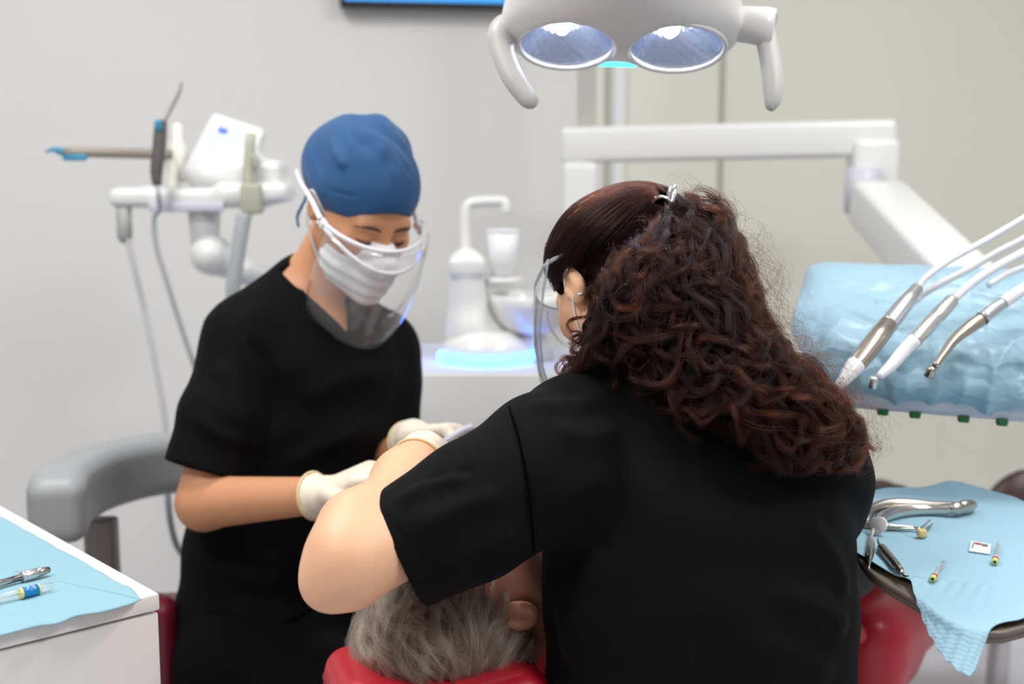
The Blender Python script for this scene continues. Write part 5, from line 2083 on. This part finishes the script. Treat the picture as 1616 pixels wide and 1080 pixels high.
# head dress
H = A_HEAD
f = Field(H.c - .2, H.c + .22, .003)
f.add(H.e((0, -.02, .048), (.0915, .112, .085)), 0)
f.add(H.e((.0, -.078, .045), (.078, .066, .07)), .04)
f.add(H.e((.02, -.03, .1), (.05, .06, .035)), .03)
f.add(H.e((-.03, -.06, .09), (.05, .05, .045)), .03)
f.cut(H(0, .1, .06), nz(H.F * .72 - H.U * .69))
f.cut(H(0, -.1, -.035), nz(-H.U - H.F * .2))
f.sub(H.e((0, -.012, .03), (.0765, .0965, .088)), .003)
V, Q = f.mesh(2)
N = f.grad(V)
L = (V - H.c) @ H.M.T / H.k
cr = [(H.arr([[.03, .07, .105], [.045, .04, .125], [.04, .0, .135]]), .006, -.003), (H.arr([[.0, .075, .105], [.01, .05, .125], [.02, .01, .138]]), .007, .007),
      (H.arr([[-.04, .06, .1], [-.02, .04, .122], [.0, .0, .135]]), .006, -.003), (H.arr([[.07, .03, .09], [.075, .0, .1], [.07, -.04, .11]]), .008, .006),
      (H.arr([[.085, .0, .06], [.085, -.04, .075], [.07, -.08, .09]]), .008, -.004), (H.arr([[.06, .06, .1], [.065, .02, .125], [.05, -.03, .125]]), .007, .004),
      (H.arr([[.08, .02, .03], [.085, -.03, .04], [.07, -.08, .05]]), .010, .005), (H.arr([[.05, .085, .07], [.08, .03, .05], [.088, -.03, .03]]), .003, -.002)]
V = crease(V, N, cr)
fold = .0022 * np.sin(L[:, 0] * 90 + 25 * L[:, 1] + 2 * np.sin(L[:, 1] * 40)) * np.clip((L[:, 2] - .08) / .05, 0, 1)
V = V + N * fold[:, None]
cap = mesh_obj('surgical_cap', V, Q, M_cap, ass)
mesh_obj('tie', *tube(H.arr([[.06, -.085, -.025], [.05, -.1, -.05], [.055, -.1, -.08], [.05, -.095, -.1]]), .005, 8, 5, .35), M_cap, cap)
f = Field(H.c - .2, H.c + .2, .004)
f.add(H.e((0, -.05, -.02), (.066, .06, .055)), 0)
f.add(H.e((0, -.1, -.06), (.035, .03, .035)), .02)
f.build('hair', M_hairA, ass)
for s in (-1, 1):
    mesh_obj('eyebrow', *tube(H.arr([[s * .012, .095, .0165], [s * .026, .0945, .0215], [s * .042, .0895, .0215], [s * .054, .0765, .0145]]), [.0016, .0027, .0024, .0006], 8, 5, .7), M_brow, ass)
    mesh_obj('eyelashes', *tube(H.arr([[s * .017, .0885, -.0075], [s * .025, .0925, -.0095], [s * .034, .0925, -.0095], [s * .042, .0875, -.0075], [s * .049, .080, -.004]]), [.0006, .0015, .0018, .0016, .0006], 8, 5), M_lash, ass)
V, Q = mask_mesh(H)
mk = mesh_obj('face_mask', V, Q, M_mask, ass)
for s in (-1, 1):
    mb = MB()
    for z0, z1 in ((-.02, .02), (-.1, -.03)):
        mb.add(tube(H.arr([[s * .058, .032, z0], [s * .076, .01, z0 * .5 + z1 * .5], [s * .0885, -.016, z1], [s * .086, -.034, z1 * .5]]), .0019, 8, 5))
    mb.build('ear_loop', M_loop, mk)
# face shield: white brow frame with temples, clear visor
xs = np.linspace(-1, 1, 41)


def fr(x, z, y0=.132, drop=0.0):
    return [x * .092, .036 + (y0 - .036) * math.sqrt(max(0, 1 - x * x * .96)), z + drop * (1 - x * x)]


mb = MB()
up_ = [fr(x, .002, .122, -.006) for x in xs]
dn_ = [fr(x, -.004, .142, -.03) for x in xs]
mb.add(tube(H.arr(up_), .0036, 10))
mb.add(tube(H.arr(dn_), .0034, 10))
for s in (-1, 1):
    mb.add(tube(H.arr([[s * .088, .06, -.006], [s * .0925, .04, .0], [s * .096, .0, .012], [s * .096, -.05, .016], [s * .088, -.09, .016]]), [.0045, .005, .0045, .004, .0035], 10, 5))
    mb.add(rbox((.012, .018, .014), H(s * .092, .045, -.002), .003, 2, H.M))
shl = mb.build('face_shield', M_frame, ass)
rows = []
for z, y0, hw in ((.004, .144, .0965), (-.03, .15, .1), (-.07, .156, .102), (-.11, .16, .1), (-.14, .16, .094), (-.165, .158, .082), (-.18, .155, .062)):
    rows.append([[x * hw, .038 + (y0 - .038) * math.sqrt(max(0, 1 - x * x * .93)) ** .9, z] for x in xs])
g = H.arr(np.array(rows))
mesh_obj('visor', *sheet(g, .001), M_visor, shl)
mb = MB()
for s in (-1, 1):
    for z_ in (.0, .008):
        mb.add(lathe([(.003, -.002), (.003, .002)], H(s * .098, .042, z_ - .004), H.R, 12))
mb.build('rivet', M_satin, shl)

# ================================================================== PATIENT
pU = nz((-.84, -.5, .12))
pF = nz(np.array([-.05, .25, 1.0]))
P_HEAD = Head(P(765, 950, 1.585), pF, pU, .95)
pat = thing('person', ch(.7, 0, .6), 'grey-haired person lying on the red dental chair, face hidden behind the dentist', 'person')
f = Field(ch(.5, 0, .7) - [.6, .75, .3], ch(.5, 0, .7) + [.6, .75, .35], .0035)
head_prims(f, P_HEAD)
nk = ch(.34, -.0, .79)
f.add(rc(P_HEAD(0, -.02, -.06), nk, .055, .058), .03)
f.add(ecap(nk, ch(.75, 0, .72), (.15, .07), (.15, .08), CS), .04)
f.build('body', M_skinP, pat)
f = Field(ch(.8, 0, .7) - [.75, .85, .3], ch(.8, 0, .7) + [.75, .85, .35], .007)
f.add(ecap(ch(.42, 0, .785), ch(.95, 0, .715), (.2, .09), (.17, .1), CS), .03)
for s in (-1, 1):
    limb(f, [ch(.45, s * .19, .775), ch(.72, s * .235, .73), ch(.92, s * .12, .79)], [.06, .048, .04])
f.build('shirt', M_darkgrey, pat)
f = Field(ch(1.35, 0, .65) - [.75, .85, .25], ch(1.35, 0, .65) + [.75, .85, .25], .008)
f.add(ecap(ch(.93, 0, .71), ch(1.08, 0, .69), (.17, .1), (.18, .09), CS), .03)
for s in (-1, 1):
    limb(f, [ch(1.05, s * .09, .69), ch(1.4, s * .1, .625), ch(1.78, s * .1, .475)], [.085, .062, .048])
f.build('trousers', M_darkgrey, pat)
for s in (-1, 1):
    c0 = ch(1.82, s * .1, .47)
    f = Field(c0 - .14, c0 + .2, .006)
    f.add(ecap(c0, c0 + [0, 0, .06] + CD * .13, (.042, .036), (.045, .028), CS), 0)
    f.build('shoe', M_brown, pat)
for s in (-1, 1):
    h0 = ch(.9, s * .12, .815)
    f = Field(h0 - .16, h0 + .16, .003)
    hand_prims(f, h0, nz(CD * .5 - CS * s * .8), (0, 0, -1), -s, (15, 20, 15), .95)
    f.build('hand', M_skinP, pat)
# grey hair
PV = Field(P_HEAD.c - .25, P_HEAD.c + .25, .005)
PV.add(P_HEAD.e((0, -.02, .06), (.088, .098, .098)), .0, .08)
PV.add(P_HEAD.e((.02, -.05, .11), (.075, .06, .075)), .04, .08)
PV.add(P_HEAD.e((.055, -.055, .02), (.035, .04, .055)), .03, .08)
Vp, Qp = PV.mesh(1)
N = PV.grad(Vp)
Lp = (Vp - P_HEAD.c) @ P_HEAD.M.T / P_HEAD.k
cutf = ((Lp[:, 1] > .06) & (Lp[:, 2] < .08)) | ((Lp[:, 1] > .01) & (Lp[:, 2] < .015))
Vb = Vp - N * np.where(cutf, .03, .007)[:, None]
ph = mesh_obj('hair', Vb, Qp, M_hairPb, pat)
rng = np.random.default_rng(21)
n = 900
tri_ = rng.integers(0, len(Qp), n * 6)
p0 = Vp[Qp[tri_]].mean(1)
L = (p0 - P_HEAD.c) @ P_HEAD.M.T / P_HEAD.k
ok = ~((L[:, 1] > .06) & (L[:, 2] < .09)) & ~((L[:, 2] < .0) & (L[:, 1] > -.03)) & ~((L[:, 2] < .022) & (L[:, 1] > .02))
p0 = p0[ok][:n]
n = len(p0)
an_ = rng.normal(0, .35, n)
offs = rng.uniform(-.005, .005, n)
tgt = P(715, 1085, 1.50)
p = p0.copy()
G = []
for i in range(34):
    g = PV.grad(p)
    p = p - g * (PV.sample(p) - offs)[:, None] * .8
    G.append(p.copy())
    # combed back from the forehead, sweeping down to the cushion
    d = tgt - p
    d /= np.linalg.norm(d, axis=1)[:, None]
    side = np.array([-.55, 0, -.25]) * (1 - i / 20)
    d = d + side + np.stack([an_ * .5, 0 * an_, an_ * .2], 1)
    g = PV.grad(p)
    d = d - (d * g).sum(1)[:, None] * g
    d /= np.maximum(1e-6, np.linalg.norm(d, axis=1))[:, None]
    p = p + d * rng.uniform(.0022, .003)
G = np.stack(G, 1)
S = curl_locks(G, PV, 26, rng.uniform(.001, .0045, n), rng.uniform(.2, .7, n), .0026, rng, .2)
tl = np.repeat(rng.uniform(.0, .95, n), 26) + rng.normal(0, .18, n * 26)
hair_obj('grey_strand', S, .00017, np.clip(tl, 0, 1), M_hairP, ph)['kind'] = 'stuff'
